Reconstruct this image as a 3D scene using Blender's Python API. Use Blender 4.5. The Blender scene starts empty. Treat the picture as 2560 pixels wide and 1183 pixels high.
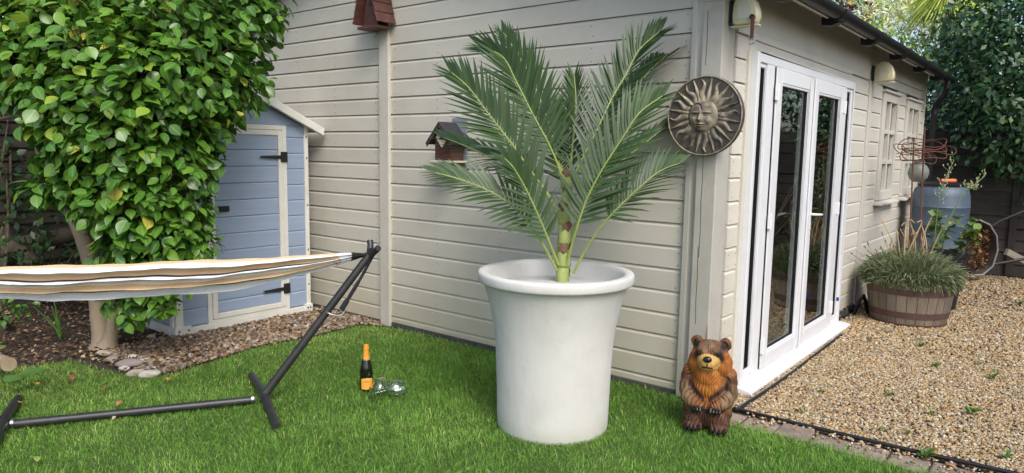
import bpy, bmesh, math, random
import numpy as np
from mathutils import Vector, Matrix, Euler

# ------------------------------------------------------------------ camera, sky, sun, exposure
scn = bpy.context.scene
col = scn.collection
cam_d = bpy.data.cameras.new("camera")
cam = bpy.data.objects.new("camera", cam_d)
col.objects.link(cam)
cam_d.sensor_width = 36.0
cam_d.lens = 24.96
cam_d.clip_start = 0.05
cam_d.clip_end = 500.0
cam.matrix_world = Matrix((
    (0.77862908, -0.08733836, 0.62137652, 0.0),
    (0.62728758, 0.08353656, -0.77429448, 0.0),
    (0.01571795, 0.99266996, 0.11983026, 1.6),
    (0, 0, 0, 1)))
scn.camera = cam

SUN_EL, SUN_AZ = math.radians(47), math.atan2(-0.50, 0.865)   # azimuth as angle from +X, counter-clockwise
world = bpy.data.worlds.new("World")
scn.world = world
world.use_nodes = True
wn = world.node_tree
sky = wn.nodes.new("ShaderNodeTexSky")
sky.sky_type = 'NISHITA'
sky.sun_disc = False
sky.sun_elevation = SUN_EL
sky.sun_rotation = math.pi / 2 - SUN_AZ
sky.air_density = 1.0
sky.dust_density = 3.0
sky.ozone_density = 1.0
bg = wn.nodes["Background"]
bg.inputs["Strength"].default_value = 0.15
wn.links.new(sky.outputs[0], bg.inputs["Color"])

sun_d = bpy.data.lights.new("sun", 'SUN')
sun_d.energy = 1.5
sun_d.angle = math.radians(26)
sun_d.color = (1.0, 0.975, 0.94)
sun = bpy.data.objects.new("sun", sun_d)
col.objects.link(sun)
to_sun = Vector((math.cos(SUN_AZ) * math.cos(SUN_EL), math.sin(SUN_AZ) * math.cos(SUN_EL), math.sin(SUN_EL)))
sun.rotation_euler = to_sun.to_track_quat('Z', 'Y').to_euler()

scn.view_settings.view_transform = 'Standard'
scn.view_settings.look = 'None'
scn.view_settings.gamma = 1.0
scn.view_settings.exposure = 0.72
scn.cycles.max_bounces = 10
scn.cycles.transparent_max_bounces = 24
scn.cycles.use_denoising = True

random.seed(7)
rng = np.random.default_rng(11)
R = math.radians
PI = math.pi

# ------------------------------------------------------------------ materials
MATS = {}


def nodes(name):
    m = bpy.data.materials.new(name)
    m.use_nodes = True
    nt = m.node_tree
    p = nt.nodes["Principled BSDF"]
    MATS[name] = m
    return m, nt, p


def ramp(nt, stops, fac=None, interp='LINEAR'):
    r = nt.nodes.new("ShaderNodeValToRGB")
    r.color_ramp.interpolation = interp
    e = r.color_ramp.elements
    while len(e) < len(stops):
        e.new(0.5)
    for i, (p, c) in enumerate(stops):
        e[i].position = p
        e[i].color = (c[0], c[1], c[2], 1)
    if fac is not None:
        nt.links.new(fac, r.inputs[0])
    return r


def noise(nt, scale, detail=4, stretch=None, rough=0.55, coord="Object"):
    tc = nt.nodes.new("ShaderNodeTexCoord")
    mp = nt.nodes.new("ShaderNodeMapping")
    nt.links.new(tc.outputs[coord], mp.inputs["Vector"])
    if stretch:
        mp.inputs["Scale"].default_value = stretch
    n = nt.nodes.new("ShaderNodeTexNoise")
    n.inputs["Scale"].default_value = scale
    n.inputs["Detail"].default_value = detail
    n.inputs["Roughness"].default_value = rough
    nt.links.new(mp.outputs[0], n.inputs["Vector"])
    return n


def mix(nt, a, b, fac, mode='MIX'):
    x = nt.nodes.new("ShaderNodeMix")
    x.data_type = 'RGBA'
    x.blend_type = mode
    for s, v in ((0, fac), (6, a), (7, b)):
        if hasattr(v, "is_linked") or hasattr(v, "links"):
            nt.links.new(v, x.inputs[s])
        elif s == 0:
            x.inputs[s].default_value = v
        else:
            x.inputs[s].default_value = (v[0], v[1], v[2], 1)
    return x.outputs[2]


def bump(nt, p, height, strength=0.3, dist=0.01):
    b = nt.nodes.new("ShaderNodeBump")
    b.inputs["Strength"].default_value = strength
    b.inputs["Distance"].default_value = dist
    nt.links.new(height, b.inputs["Height"])
    nt.links.new(b.outputs[0], p.inputs["Normal"])


def mat(name, c1, c2=None, scale=6, rough=0.6, stretch=None, bmp=0.0, bscale=None, metal=0.0, spec=0.5, grime=None,
        gscale=2.0, gamt=0.5, objvar=0.0, coat=0.0, bdist=0.004):
    """a painted / raw surface: two mottled tones, optional grime in patches, optional per-object tone shift"""
    m, nt, p = nodes(name)
    c2 = c2 or tuple(x * 0.85 for x in c1)
    n = noise(nt, scale, 5, stretch)
    r = ramp(nt, ((0.3, c1), (0.7, c2)), n.outputs[0])
    out = r.outputs[0]
    if grime:
        g = noise(nt, gscale, 6, None, 0.65)
        gr = ramp(nt, ((0.48, (0, 0, 0)), (0.75, (gamt, gamt, gamt))), g.outputs[0])
        out = mix(nt, out, grime, gr.outputs[0])
    if objvar:
        oi = nt.nodes.new("ShaderNodeObjectInfo")
        mr = nt.nodes.new("ShaderNodeMapRange")
        mr.inputs[3].default_value = 1 - objvar
        mr.inputs[4].default_value = 1 + objvar
        nt.links.new(oi.outputs["Random"], mr.inputs[0])
        out = mix(nt, out, mr.outputs[0], 1.0, 'MULTIPLY')
    nt.links.new(out, p.inputs["Base Color"])
    p.inputs["Roughness"].default_value = rough
    p.inputs["Metallic"].default_value = metal
    p.inputs["Specular IOR Level"].default_value = spec
    p.inputs["Coat Weight"].default_value = coat
    if bmp:
        b = noise(nt, bscale or scale * 4, 4, stretch)
        bump(nt, p, b.outputs[0], bmp, bdist)
    return m


def attr_mat(name, stops, rough=0.5, spec=0.5, trans=0.0, attr="rnd", tint=None, vein=None):
    """many small pieces in one mesh: each piece carries a random value that picks its colour"""
    m, nt, p = nodes(name)
    a = nt.nodes.new("ShaderNodeAttribute")
    a.attribute_name = attr
    r = ramp(nt, stops, a.outputs["Fac"])
    out = r.outputs[0]
    if tint:
        n = noise(nt, tint[0], 3)
        rr = ramp(nt, ((0.42, (0, 0, 0)), (0.66, (tint[2],) * 3)), n.outputs[0])
        out = mix(nt, out, tint[1], rr.outputs[0])
    if vein:
        v = nt.nodes.new("ShaderNodeAttribute")
        v.attribute_name = "mid"
        vr = ramp(nt, ((0.0, (0, 0, 0)), (0.82, (0, 0, 0)), (1.0, (0.75,) * 3)), v.outputs["Fac"])
        out = mix(nt, out, vein, vr.outputs[0])
    nt.links.new(out, p.inputs["Base Color"])
    p.inputs["Roughness"].default_value = rough
    p.inputs["Specular IOR Level"].default_value = spec
    if trans:
        t = nt.nodes.new("ShaderNodeBsdfTranslucent")
        nt.links.new(out, t.inputs["Color"])
        ms = nt.nodes.new("ShaderNodeMixShader")
        ms.inputs[0].default_value = trans
        nt.links.new(p.outputs[0], ms.inputs[1])
        nt.links.new(t.outputs[0], ms.inputs[2])
        nt.links.new(ms.outputs[0], nt.nodes["Material Output"].inputs[0])
    return m


def glass_pane(name, tint, extra=1.6):
    """flat window glass: mirror by Fresnel, the rest passes through"""
    m, nt, p = nodes(name)
    nt.nodes.remove(p)
    lw = nt.nodes.new("ShaderNodeLayerWeight")     # facing = 1 - |cos|, the same from both sides of the pane
    lw.inputs[0].default_value = .5
    pw = nt.nodes.new("ShaderNodeMath")
    pw.operation = 'POWER'
    pw.inputs[1].default_value = 5.0
    nt.links.new(lw.outputs["Facing"], pw.inputs[0])
    fr = nt.nodes.new("ShaderNodeMath")
    fr.operation = 'MULTIPLY_ADD'
    fr.inputs[1].default_value = .96
    fr.inputs[2].default_value = .04
    nt.links.new(pw.outputs[0], fr.inputs[0])
    mu = nt.nodes.new("ShaderNodeMath")
    mu.operation = 'MULTIPLY'
    mu.use_clamp = True
    mu.inputs[1].default_value = extra
    nt.links.new(fr.outputs[0], mu.inputs[0])
    gl = nt.nodes.new("ShaderNodeBsdfGlossy")
    gl.inputs["Roughness"].default_value = 0.01
    tr = nt.nodes.new("ShaderNodeBsdfTransparent")
    tr.inputs[0].default_value = (*tint, 1)
    ms = nt.nodes.new("ShaderNodeMixShader")
    nt.links.new(mu.outputs[0], ms.inputs[0])
    nt.links.new(tr.outputs[0], ms.inputs[1])
    nt.links.new(gl.outputs[0], ms.inputs[2])
    nt.links.new(ms.outputs[0], nt.nodes["Material Output"].inputs[0])
    return m


PAINT = mat("beige_paint", (.575, .548, .475), (.54, .512, .44), 1.6, .5, (1, 1, 4), .18, 30, grime=(.36, .34, .27),
            gscale=1.3, gamt=.35, objvar=.05)
TRIM = mat("beige_trim_paint", (.565, .54, .47), (.52, .495, .43), 2.2, .5, (1, 1, .4), .25, 24, grime=(.34, .30, .22),
           gscale=3, gamt=.3, objvar=.04)
def splash(m, tint=(.36, .335, .20), top=.75):
    """yellow-green splash dirt, broken up by noise, low on the outside boards"""
    nt = m.node_tree
    p = nt.nodes["Principled BSDF"]
    src = p.inputs["Base Color"].links[0].from_socket
    tc = nt.nodes.new("ShaderNodeTexCoord")
    sx = nt.nodes.new("ShaderNodeSeparateXYZ")
    nt.links.new(tc.outputs["Object"], sx.inputs[0])
    n = noise(nt, 5, 5, (1, 1, .6))
    mr = nt.nodes.new("ShaderNodeMapRange")
    mr.inputs[1].default_value = 0.0
    mr.inputs[2].default_value = top
    mr.inputs[3].default_value = .75
    mr.inputs[4].default_value = 0.0
    nt.links.new(sx.outputs["Z"], mr.inputs[0])
    mu = nt.nodes.new("ShaderNodeMath")
    mu.operation = 'MULTIPLY'
    nt.links.new(mr.outputs[0], mu.inputs[0])
    nt.links.new(n.outputs[0], mu.inputs[1])
    nt.links.new(mix(nt, src, tint, mu.outputs[0]), p.inputs["Base Color"])


splash(PAINT)
POSTM = mat("weathered_post_paint", (.44, .425, .38), (.385, .37, .325), 3, .65, (1, 1, .3), .5, 26, grime=(.30, .26, .19),
            gscale=5, gamt=.5)
UPVC = mat("white_plastic_frame", (.70, .71, .73), (.67, .68, .70), 3, .28, spec=.5, grime=(.50, .49, .45), gscale=5, gamt=.25)
BLACKP = mat("black_plastic", (.010, .010, .012), (.016, .016, .018), 8, .45, spec=.35)
BLACKM = mat("black_powder_coat", (.018, .018, .02), (.028, .028, .03), 14, .42, bmp=.15, bscale=180, grime=(.06, .06, .055), gscale=9, gamt=.4)
DARKGAP = mat("dark_backing", (.03, .028, .024), rough=.9)
DPC = mat("slate_plinth", (.045, .046, .05), (.075, .075, .075), 9, .6, bmp=.4, grime=(.16, .14, .11), gscale=12, gamt=.6)
BAREWOOD = mat("bare_pine", (.50, .30, .13), (.38, .20, .08), 12, .7, (1, 1, .2), .3)
ROOFM = mat("grey_roof_felt", (.10, .10, .10), (.14, .135, .125), 8, .9, bmp=.3)
PANE = glass_pane("door_glass", (.80, .84, .82), 1.35)
SHEDBLUE = mat("blue_grey_plastic", (.275, .35, .475), (.245, .315, .435), 3, .5, (1, .25, 9), .3, 14, grime=(.30, .33, .38), gscale=5, gamt=.3, objvar=.03)
SHEDWHITE = mat("off_white_plastic", (.66, .66, .62), (.60, .60, .55), 5, .45, grime=(.40, .40, .33), gscale=7, gamt=.3)
RUST = mat("rusty_wire", (.13, .045, .022), (.075, .03, .018), 40, .85, bmp=.4)
INTERIOR = mat("interior_plaster", (.10, .095, .085), rough=.9)
CURTAIN = mat("beige_curtain", (.36, .31, .22), (.30, .26, .18), 9, .9, (4, 4, .3))


# ------------------------------------------------------------------ mesh helpers
class MB:
    def __init__(self):
        self.v, self.f = [], []

    def add(self, vs, fs):
        b = len(self.v)
        self.v += [tuple(p) for p in vs]
        self.f += [tuple(i + b for i in q) for q in fs]
        return self

    def box(self, x0, x1, y0, y1, z0, z1):
        vs = [(x, y, z) for z in (z0, z1) for y in (y0, y1) for x in (x0, x1)]
        return self.add(vs, [(0, 2, 3, 1), (4, 5, 7, 6), (0, 1, 5, 4), (2, 6, 7, 3), (0, 4, 6, 2), (1, 3, 7, 5)])

    def obox(self, c, ax, ay, az):
        c = Vector(c)
        ax, ay, az = Vector(ax), Vector(ay), Vector(az)
        vs = [c + i * ax + j * ay + k * az for k in (-1, 1) for j in (-1, 1) for i in (-1, 1)]
        return self.add(vs, [(0, 2, 3, 1), (4, 5, 7, 6), (0, 1, 5, 4), (2, 6, 7, 3), (0, 4, 6, 2), (1, 3, 7, 5)])

    def prism(self, prof, d0, d1):
        """prof: list of 3D points (a closed outline); extruded from offset d0 to d1 (vectors)"""
        n = len(prof)
        d0, d1 = Vector(d0), Vector(d1)
        vs = [Vector(p) + d0 for p in prof] + [Vector(p) + d1 for p in prof]
        fs = [(i, (i + 1) % n, n + (i + 1) % n, n + i) for i in range(n)]
        fs += [tuple(range(n - 1, -1, -1)), tuple(range(n, 2 * n))]
        return self.add(vs, fs)

    def tube(self, pts, rad, n=10, caps=True, closed=False):
        pts = [Vector(p) for p in pts]
        m = len(pts)
        rads = rad if isinstance(rad, (list, tuple)) else [rad] * m
        prev = None
        vs = []
        for i, p in enumerate(pts):
            a = pts[(i - 1) % m] if (i > 0 or closed) else p
            b = pts[(i + 1) % m] if (i < m - 1 or closed) else p
            t = (b - a).normalized()
            if prev is None:
                up = Vector((0, 0, 1)) if abs(t.z) < .9 else Vector((1, 0, 0))
                u = t.cross(up).normalized()
            else:
                u = (prev - t * prev.dot(t)).normalized()
            prev = u
            w = t.cross(u)
            for k in range(n):
                a_ = 2 * PI * k / n
                vs.append(p + (u * math.cos(a_) + w * math.sin(a_)) * rads[i])
        fs = []
        for i in range(m if closed else m - 1):
            j = (i + 1) % m
            for k in range(n):
                l = (k + 1) % n
                fs.append((i * n + k, i * n + l, j * n + l, j * n + k))
        if caps and not closed:
            fs.append(tuple(range(n - 1, -1, -1)))
            fs.append(tuple((m - 1) * n + k for k in range(n)))
        return self.add(vs, fs)

    def lathe(self, prof, n=32, c=(0, 0, 0), caps=False, rot=None):
        c = Vector(c)
        vs = []
        for r, z in prof:
            for k in range(n):
                a = 2 * PI * k / n
                p = Vector((r * math.cos(a), r * math.sin(a), z))
                vs.append(c + (rot @ p if rot else p))
        fs = []
        for i in range(len(prof) - 1):
            for k in range(n):
                l = (k + 1) % n
                fs.append((i * n + k, i * n + l, (i + 1) * n + l, (i + 1) * n + k))
        if caps:
            fs.append(tuple(range(n - 1, -1, -1)))
            fs.append(tuple((len(prof) - 1) * n + k for k in range(n)))
        return self.add(vs, fs)

    def sphere(self, c, r, nu=16, nv=10, rot=None):
        c = Vector(c)
        r = r if isinstance(r, (tuple, list)) else (r, r, r)
        vs = []
        for i in range(nv + 1):
            th = PI * i / nv
            for k in range(nu):
                a = 2 * PI * k / nu
                p = Vector((r[0] * math.sin(th) * math.cos(a), r[1] * math.sin(th) * math.sin(a), r[2] * math.cos(th)))
                vs.append(c + (rot @ p if rot else p))
        fs = [(i * nu + k, (i + 1) * nu + k, (i + 1) * nu + (k + 1) % nu, i * nu + (k + 1) % nu)
              for i in range(nv) for k in range(nu)]
        return self.add(vs, fs)

    def grid(self, rows):
        """rows: list of equal-length rows of points"""
        n = len(rows[0])
        vs = [p for r in rows for p in r]
        fs = [(i * n + k, i * n + k + 1, (i + 1) * n + k + 1, (i + 1) * n + k) for i in range(len(rows) - 1) for k in range(n - 1)]
        return self.add(vs, fs)

    def build(self, name, m, parent=None, smooth=False, bevel=0.0, seg=2, loc=None, fixn=True, solid=0.0):
        me = bpy.data.meshes.new(name)
        me.from_pydata([tuple(p) for p in self.v], [], self.f)
        if fixn:
            bm = bmesh.new()
            bm.from_mesh(me)
            bmesh.ops.remove_doubles(bm, verts=bm.verts, dist=1e-6)
            bmesh.ops.recalc_face_normals(bm, faces=bm.faces)
            bm.to_mesh(me)
            bm.free()
        me.materials.append(m)
        if smooth:
            me.shade_smooth()
            try:
                me.set_sharp_from_angle(angle=R(42))
            except Exception:
                pass
        o = bpy.data.objects.new(name, me)
        col.objects.link(o)
        if parent:
            put(o, parent)
        if solid:
            s = o.modifiers.new("solid", 'SOLIDIFY')
            s.thickness = solid
        if bevel:
            b = o.modifiers.new("bevel", 'BEVEL')
            b.width = bevel
            b.segments = seg
            b.limit_method = 'ANGLE'
            b.angle_limit = R(40)
        return o


def world_of(o):
    m = o.matrix_basis.copy()
    return world_of(o.parent) @ o.matrix_parent_inverse @ m if o.parent else m


def put(o, parent):
    """parent while keeping the world coordinates the mesh was made in"""
    inv = world_of(parent).inverted()
    o.parent = parent
    o.matrix_parent_inverse = inv


def tag(o, label=None, cat=None, group=None, kind=None):
    if label:
        o["label"] = label
    if cat:
        o["category"] = cat
    if group:
        o["group"] = group
    if kind:
        o["kind"] = kind
    return o


def empty(name, loc, label, cat, group=None):
    o = bpy.data.objects.new(name, None)
    o.location = loc
    o.empty_display_size = .1
    col.objects.link(o)
    return tag(o, label, cat, group)


def np_mesh(name, verts, faces, m, parent=None, smooth=False, attrs=None, kind=None):
    """verts (N,3) and faces (F,3 or 4) arrays straight into a mesh"""
    me = bpy.data.meshes.new(name)
    k = faces.shape[1]
    me.vertices.add(len(verts))
    me.vertices.foreach_set("co", np.ascontiguousarray(verts, dtype=np.float32).ravel())
    me.loops.add(faces.size)
    me.loops.foreach_set("vertex_index", np.ascontiguousarray(faces, dtype=np.int32).ravel())
    me.polygons.add(len(faces))
    me.polygons.foreach_set("loop_start", np.arange(0, faces.size, k, dtype=np.int32))
    me.polygons.foreach_set("loop_total", np.full(len(faces), k, dtype=np.int32))
    if smooth:
        me.polygons.foreach_set("use_smooth", np.ones(len(faces), dtype=bool))
    me.update(calc_edges=True)
    for an, av in (attrs or {}).items():
        a = me.attributes.new(an, 'FLOAT', 'POINT')
        a.data.foreach_set("value", np.ascontiguousarray(av, dtype=np.float32))
    me.materials.append(m)
    o = bpy.data.objects.new(name, me)
    col.objects.link(o)
    if parent:
        put(o, parent)
    if kind:
        o["kind"] = kind
    return o


def frames(direction, normal):
    """(N,3) direction = local Y, normal ~ local Z -> (N,3,3) matrices with columns X,Y,Z"""
    y = direction / np.linalg.norm(direction, axis=1, keepdims=True)
    x = np.cross(y, normal)
    x /= np.linalg.norm(x, axis=1, keepdims=True) + 1e-9
    z = np.cross(x, y)
    return np.stack([x, y, z], axis=2)


def scatter(tv, tf, pos, rot, scale, rnd):
    """copies of template (tv, tf) at pos with rot (N,3,3) and scale (N,) or (N,3)"""
    n, k = len(pos), len(tv)
    sc = scale[:, None, None] if scale.ndim == 1 else scale[:, None, :]
    v = np.einsum('nij,nkj->nki', rot, tv[None] * sc) + pos[:, None, :]
    f = (tf[None] + (np.arange(n) * k)[:, None, None]).reshape(-1, tf.shape[1])
    return v.reshape(-1, 3), f, np.repeat(rnd, k)


def rand_unit(n):
    v = rng.normal(size=(n, 3))
    return v / np.linalg.norm(v, axis=1, keepdims=True)


def rand_rot(n):
    return frames(rand_unit(n), rand_unit(n))


def in_poly(px, py, poly):
    inside = np.zeros(len(px), bool)
    j = len(poly) - 1
    for i in range(len(poly)):
        xi, yi = poly[i]
        xj, yj = poly[j]
        c = ((yi > py) != (yj > py)) & (px < (xj - xi) * (py - yi) / (yj - yi + 1e-12) + xi)
        inside ^= c
        j = i
    return inside


def vnoise(x, y, s, seed=0):
    """cheap smooth 2D noise in 0..1"""
    r = np.random.default_rng(seed)
    out = np.zeros_like(x)
    for k in range(5):
        a = r.uniform(0, 2 * PI)
        fq = s * r.uniform(.6, 1.7)
        out += np.sin((x * math.cos(a) + y * math.sin(a)) * fq + r.uniform(0, 6.28) + 1.3 * np.sin(fq * .7 * (y * math.cos(a) - x * math.sin(a)) + r.uniform(0, 6)))
    return .5 + out / 8


_lw = [(.09, .17), (.25, .29), (.44, .335), (.64, .29), (.82, .165), (.93, .06)]
LEAF_V = np.array([(0, 0, 0)] + [(-w_, y_, .05 * w_ / .33 - .13 * y_ ** 3) for y_, w_ in _lw] + [(0, 1.0, -.15)]
                  + [(w_, y_, .05 * w_ / .33 - .13 * y_ ** 3) for y_, w_ in reversed(_lw)] + [(0, y_, -.02 - .13 * y_ ** 3) for y_, w_ in _lw], dtype=float)
_lf = [(0, 14, 1), (0, 13, 14)]
for _i in range(5):
    _lf += [(1 + _i, 14 + _i, 15 + _i), (1 + _i, 15 + _i, 2 + _i), (13 - _i, 15 + _i, 14 + _i), (13 - _i, 12 - _i, 15 + _i)]
_lf += [(6, 19, 7), (8, 7, 19)]
LEAF_F = np.array(_lf)
LEAF_MID = np.array([1] + [0] * 6 + [1] + [0] * 6 + [1] * 6, dtype=float)
LEAF4_V = np.array([(0, 0, 0), (-.28, .45, .02), (0, 1, -.08), (.28, .45, .02), (0, .48, -.04)], dtype=float)
LEAF4_F = np.array([(0, 4, 1), (1, 4, 2), (0, 3, 4), (3, 2, 4)])

_t = (1 + 5 ** .5) / 2
ICO_V = np.array([(-1, _t, 0), (1, _t, 0), (-1, -_t, 0), (1, -_t, 0), (0, -1, _t), (0, 1, _t), (0, -1, -_t), (0, 1, -_t),
                  (_t, 0, -1), (_t, 0, 1), (-_t, 0, -1), (-_t, 0, 1)]) / math.sqrt(1 + _t * _t)
ICO_F = np.array([(0, 11, 5), (0, 5, 1), (0, 1, 7), (0, 7, 10), (0, 10, 11), (1, 5, 9), (5, 11, 4), (11, 10, 2), (10, 7, 6), (7, 1, 8),
                  (3, 9, 4), (3, 4, 2), (3, 2, 6), (3, 6, 8), (3, 8, 9), (4, 9, 5), (2, 4, 11), (6, 2, 10), (8, 6, 7), (9, 8, 1)])
OCT_V = np.array([(1, 0, 0), (-1, 0, 0), (0, 1, 0), (0, -1, 0), (0, 0, 1), (0, 0, -1)], dtype=float)
OCT_F = np.array([(0, 2, 4), (2, 1, 4), (1, 3, 4), (3, 0, 4), (2, 0, 5), (1, 2, 5), (3, 1, 5), (0, 3, 5)])

# ------------------------------------------------------------------ ground, lawn, gravel
SOIL = mat("garden_soil", (.055, .038, .025), (.035, .025, .017), 14, .95, bmp=.8, bscale=60, bdist=.02)
LAWNSOIL = mat("lawn_soil", (.05, .085, .022), (.06, .075, .026), 10, .95, bmp=.5, bscale=60, bdist=.02)
GRAVELBASE = mat("gravel_base", (.10, .075, .045), (.06, .048, .03), 60, .95, bmp=.8, bscale=120, bdist=.02)

b = MB()
b.add([(-60, -40, -.012), (60, -40, -.012), (60, 80, -.012), (-60, 80, -.012)], [(0, 1, 2, 3)])
tag(b.build("ground", SOIL), kind="structure")

LAWN = [(-5.95, -2.0), (-5.85, 1.5), (-5.75, 1.95), (-5.4, 1.99), (-5.02, 2.09), (-4.88, 2.26), (-4.96, 2.7), (-5.05, 3.05), (-4.99, 3.6),
        (-5.02, 4.05), (-4.78, 4.2), (-3.6, 4.22), (-1.78, 4.235), (-1.62, 4.05), (-1.40, 4.03), (-.9, 4.035), (-.54, 4.03), (4, 4.03), (4, -2)]
b = MB()
b.add([(x, y, -.004) for x, y in LAWN], [tuple(range(len(LAWN)))])
tag(b.build("lawn", LAWNSOIL), kind="structure")

GRAVEL = [(-1.74, 4.3), (-1.6, 4.24), (4, 4.3), (4, 11.6), (-1.74, 11.6)]
b = MB()
b.add([(x, y, -.004) for x, y in GRAVEL], [tuple(range(len(GRAVEL)))])
tag(b.build("gravel_ground", GRAVELBASE), kind="structure")

BED = [(-5.86, 2.2), (-5.1, 2.17), (-4.95, 2.3), (-5.02, 2.7), (-5.1, 3.05), (-5.04, 3.6), (-5.06, 4.1), (-4.85, 4.2), (-5.0, 4.26), (-5.9, 4.27)]

# grass blades
GRASS = attr_mat("grass_blade", ((0.0, (0.086, 0.192, 0.026)), (.35, (0.154, 0.322, 0.045)), (.7, (0.245, 0.467, 0.076)), (.88, (0.356, 0.563, 0.117)), (1.0, (0.540, 0.563, 0.198))),
                 .5, .2, .35)
n = 430000
gx = rng.uniform(-5.95, 1.3, n)
gy = rng.uniform(.2, 4.26, n)
edge_j = rng.normal(0, .03, (2, n))
ok = in_poly(gx + edge_j[0], gy + edge_j[1], LAWN)
ok &= ((gx + 2.333) ** 2 + (gy - 3.315) ** 2 > .30 ** 2)
ok &= ~((gx < -4.6) & (gy < .9))
gx, gy = gx[ok], gy[ok]
n = len(gx)
lush = vnoise(gx, gy, 2.6, 3)
border = np.clip((-3.6 - gx) / 1.6, 0, 1)            # the worn strip beside the bed
h = (.021 + .024 * rng.random(n) ** 1.5) * (.8 + .45 * lush) * (1 - .35 * border)
long_ = rng.random(n) < .03
h[long_] *= 1.5
az = rng.uniform(0, 2 * PI, n) * .8 + vnoise(gx, gy, 7, 9) * 6
lean = rng.uniform(.3, 1.25, n)
dx, dy = np.cos(az), np.sin(az)
w = rng.uniform(.0009, .0017, n)
wx, wy = -np.sin(az + rng.normal(0, .9, n)) * w, np.cos(az + rng.normal(0, .9, n)) * w
P0 = np.stack([gx, gy, np.full(n, -.004)], 1)
mid = P0 + np.stack([dx * h * lean * .3, dy * h * lean * .3, h * .6], 1)
tip = P0 + np.stack([dx * h * lean * .95, dy * h * lean * .95, h * (1.05 - .35 * lean)], 1)
W3 = np.stack([wx, wy, np.zeros(n)], 1)
gv = np.stack([P0 - W3, P0 + W3, mid - W3 * .85, mid + W3 * .85, tip], 1).reshape(-1, 3)
tf = np.array([(0, 1, 3), (0, 3, 2), (2, 3, 4)])
gf = (tf[None] + (np.arange(n) * 5)[:, None, None]).reshape(-1, 3)
dry = np.clip(vnoise(gx, gy, 3.7, 21) * 1.6 - .8, 0, 1)
gr = np.clip(rng.normal(.38, .17, n) + .22 * (lush - .5) + .24 * dry + .16 * border, 0, .9)
straw = rng.random(n) < .012 + .11 * dry + .26 * border * vnoise(gx, gy, 6, 5)
gr[straw] = 1.0
tag(np_mesh("grass", gv, gf, GRASS, attrs={"rnd": np.repeat(gr, 5)}, kind="stuff"),
    "lush green mown lawn grass with a few dry straw patches", "grass")

# pebbles of the drive
PEB_STOPS = ((0.0, (0.461, 0.344, 0.173)), (.16, (0.371, 0.221, 0.074)), (.3, (0.512, 0.418, 0.252)), (.42, (0.230, 0.135, 0.057)), (.54, (0.422, 0.369, 0.273)), (.66, (0.154, 0.129, 0.100)),
             (.76, (0.640, 0.540, 0.367)), (.84, (0.333, 0.172, 0.057)), (.92, (0.090, 0.074, 0.057)), (1.0, (0.717, 0.651, 0.503)))
PEBBLE = attr_mat("gravel_pebble", PEB_STOPS, .62, .35, tint=(40, (.15, .10, .05), .3))


def pebbles(name, pts, rmin, rmax, tv, tf, label, jitter=.16, flat=.6, z=0.0, cat="gravel"):
    n = len(pts)
    r = rmin + (rmax - rmin) * rng.random(n) ** 1.8
    sc = np.stack([r * rng.uniform(.8, 1.35, n), r * rng.uniform(.75, 1.1, n), r * rng.uniform(flat - .15, flat + .2, n)], 1)
    a = rng.uniform(0, 2 * PI, n)
    tilt = rng.normal(0, .35, (2, n))
    d = np.stack([np.cos(a), np.sin(a), tilt[0]], 1)
    nn = np.stack([tilt[1], tilt[0] * .5, np.ones(n)], 1)
    rot = frames(d, nn)
    pos = np.stack([pts[:, 0], pts[:, 1], z + sc[:, 2] * rng.uniform(.1, .9, n)], 1)
    v, f, rr = scatter(tv, tf, pos, rot, sc, rng.random(n))
    v += rng.normal(0, 1, v.shape) * jitter * np.repeat(r, len(tv))[:, None] * .5
    return tag(np_mesh(name, v, f, PEBBLE, smooth=True, attrs={"rnd": rr}, kind="stuff"), label, cat)


def sample_poly(poly, n):
    p = np.array(poly)
    lo, hi = p.min(0), p.max(0)
    q = rng.uniform(lo, hi, (n, 2))
    return q[in_poly(q[:, 0], q[:, 1], poly)]


strayp = sample_poly([(-1.5, 4.03), (1.0, 4.03), (1.0, 4.23), (-1.5, 4.23)], 900)
strayp = strayp[rng.random(len(strayp)) < np.clip((strayp[:, 1] - 4.0) / .2, 0, 1) ** 1.6]
pebbles("gravel", strayp, .005, .012, ICO_V, ICO_F, "stray pebbles and grit scattered over the brick pavers", z=.012)
near = sample_poly([(-1.74, 4.3), (-1.6, 4.255), (.5, 4.29), (.5, 6.6), (-1.74, 6.6)], 42000)
pebbles("gravel", near, .0055, .0125, ICO_V, ICO_F, "tan and grey pea gravel spread beside the white doors")
far = np.concatenate([sample_poly([(-1.74, 6.6), (.6, 6.6), (.9, 9), (-1.74, 9)], 26000), sample_poly([(-1.74, 9), (.9, 9), (1.2, 11.6), (-1.74, 11.6)], 14000),
                      sample_poly([(.5, 4.3), (2.4, 4.3), (2.4, 7), (.6, 7)], 6000)])
pebbles("gravel", far, .009, .019, OCT_V * 1.12, OCT_F, "tan gravel stretching back past the barrel planter to the fence")

# bed by the blue shed: coarse pebbles, bark, stones
bedp = sample_poly(BED, 9500)
PEBBLE = attr_mat("bed_pebble", ((0.0, (.34, .26, .16)), (.16, (.24, .13, .06)), (.3, (.40, .33, .24)), (.44, (.15, .085, .045)), (.56, (.30, .27, .23)), (.68, (.12, .105, .095)), (.78, (.48, .43, .35)), (.86, (.22, .11, .05)), (.94, (.08, .065, .055)), (1.0, (.55, .52, .47))), .62, .35, tint=(30, (.14, .09, .05), .6))
pebbles("gravel", bedp, .008, .026, ICO_V, ICO_F, "coarse mixed pebbles in the bed before the blue shed")

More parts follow.
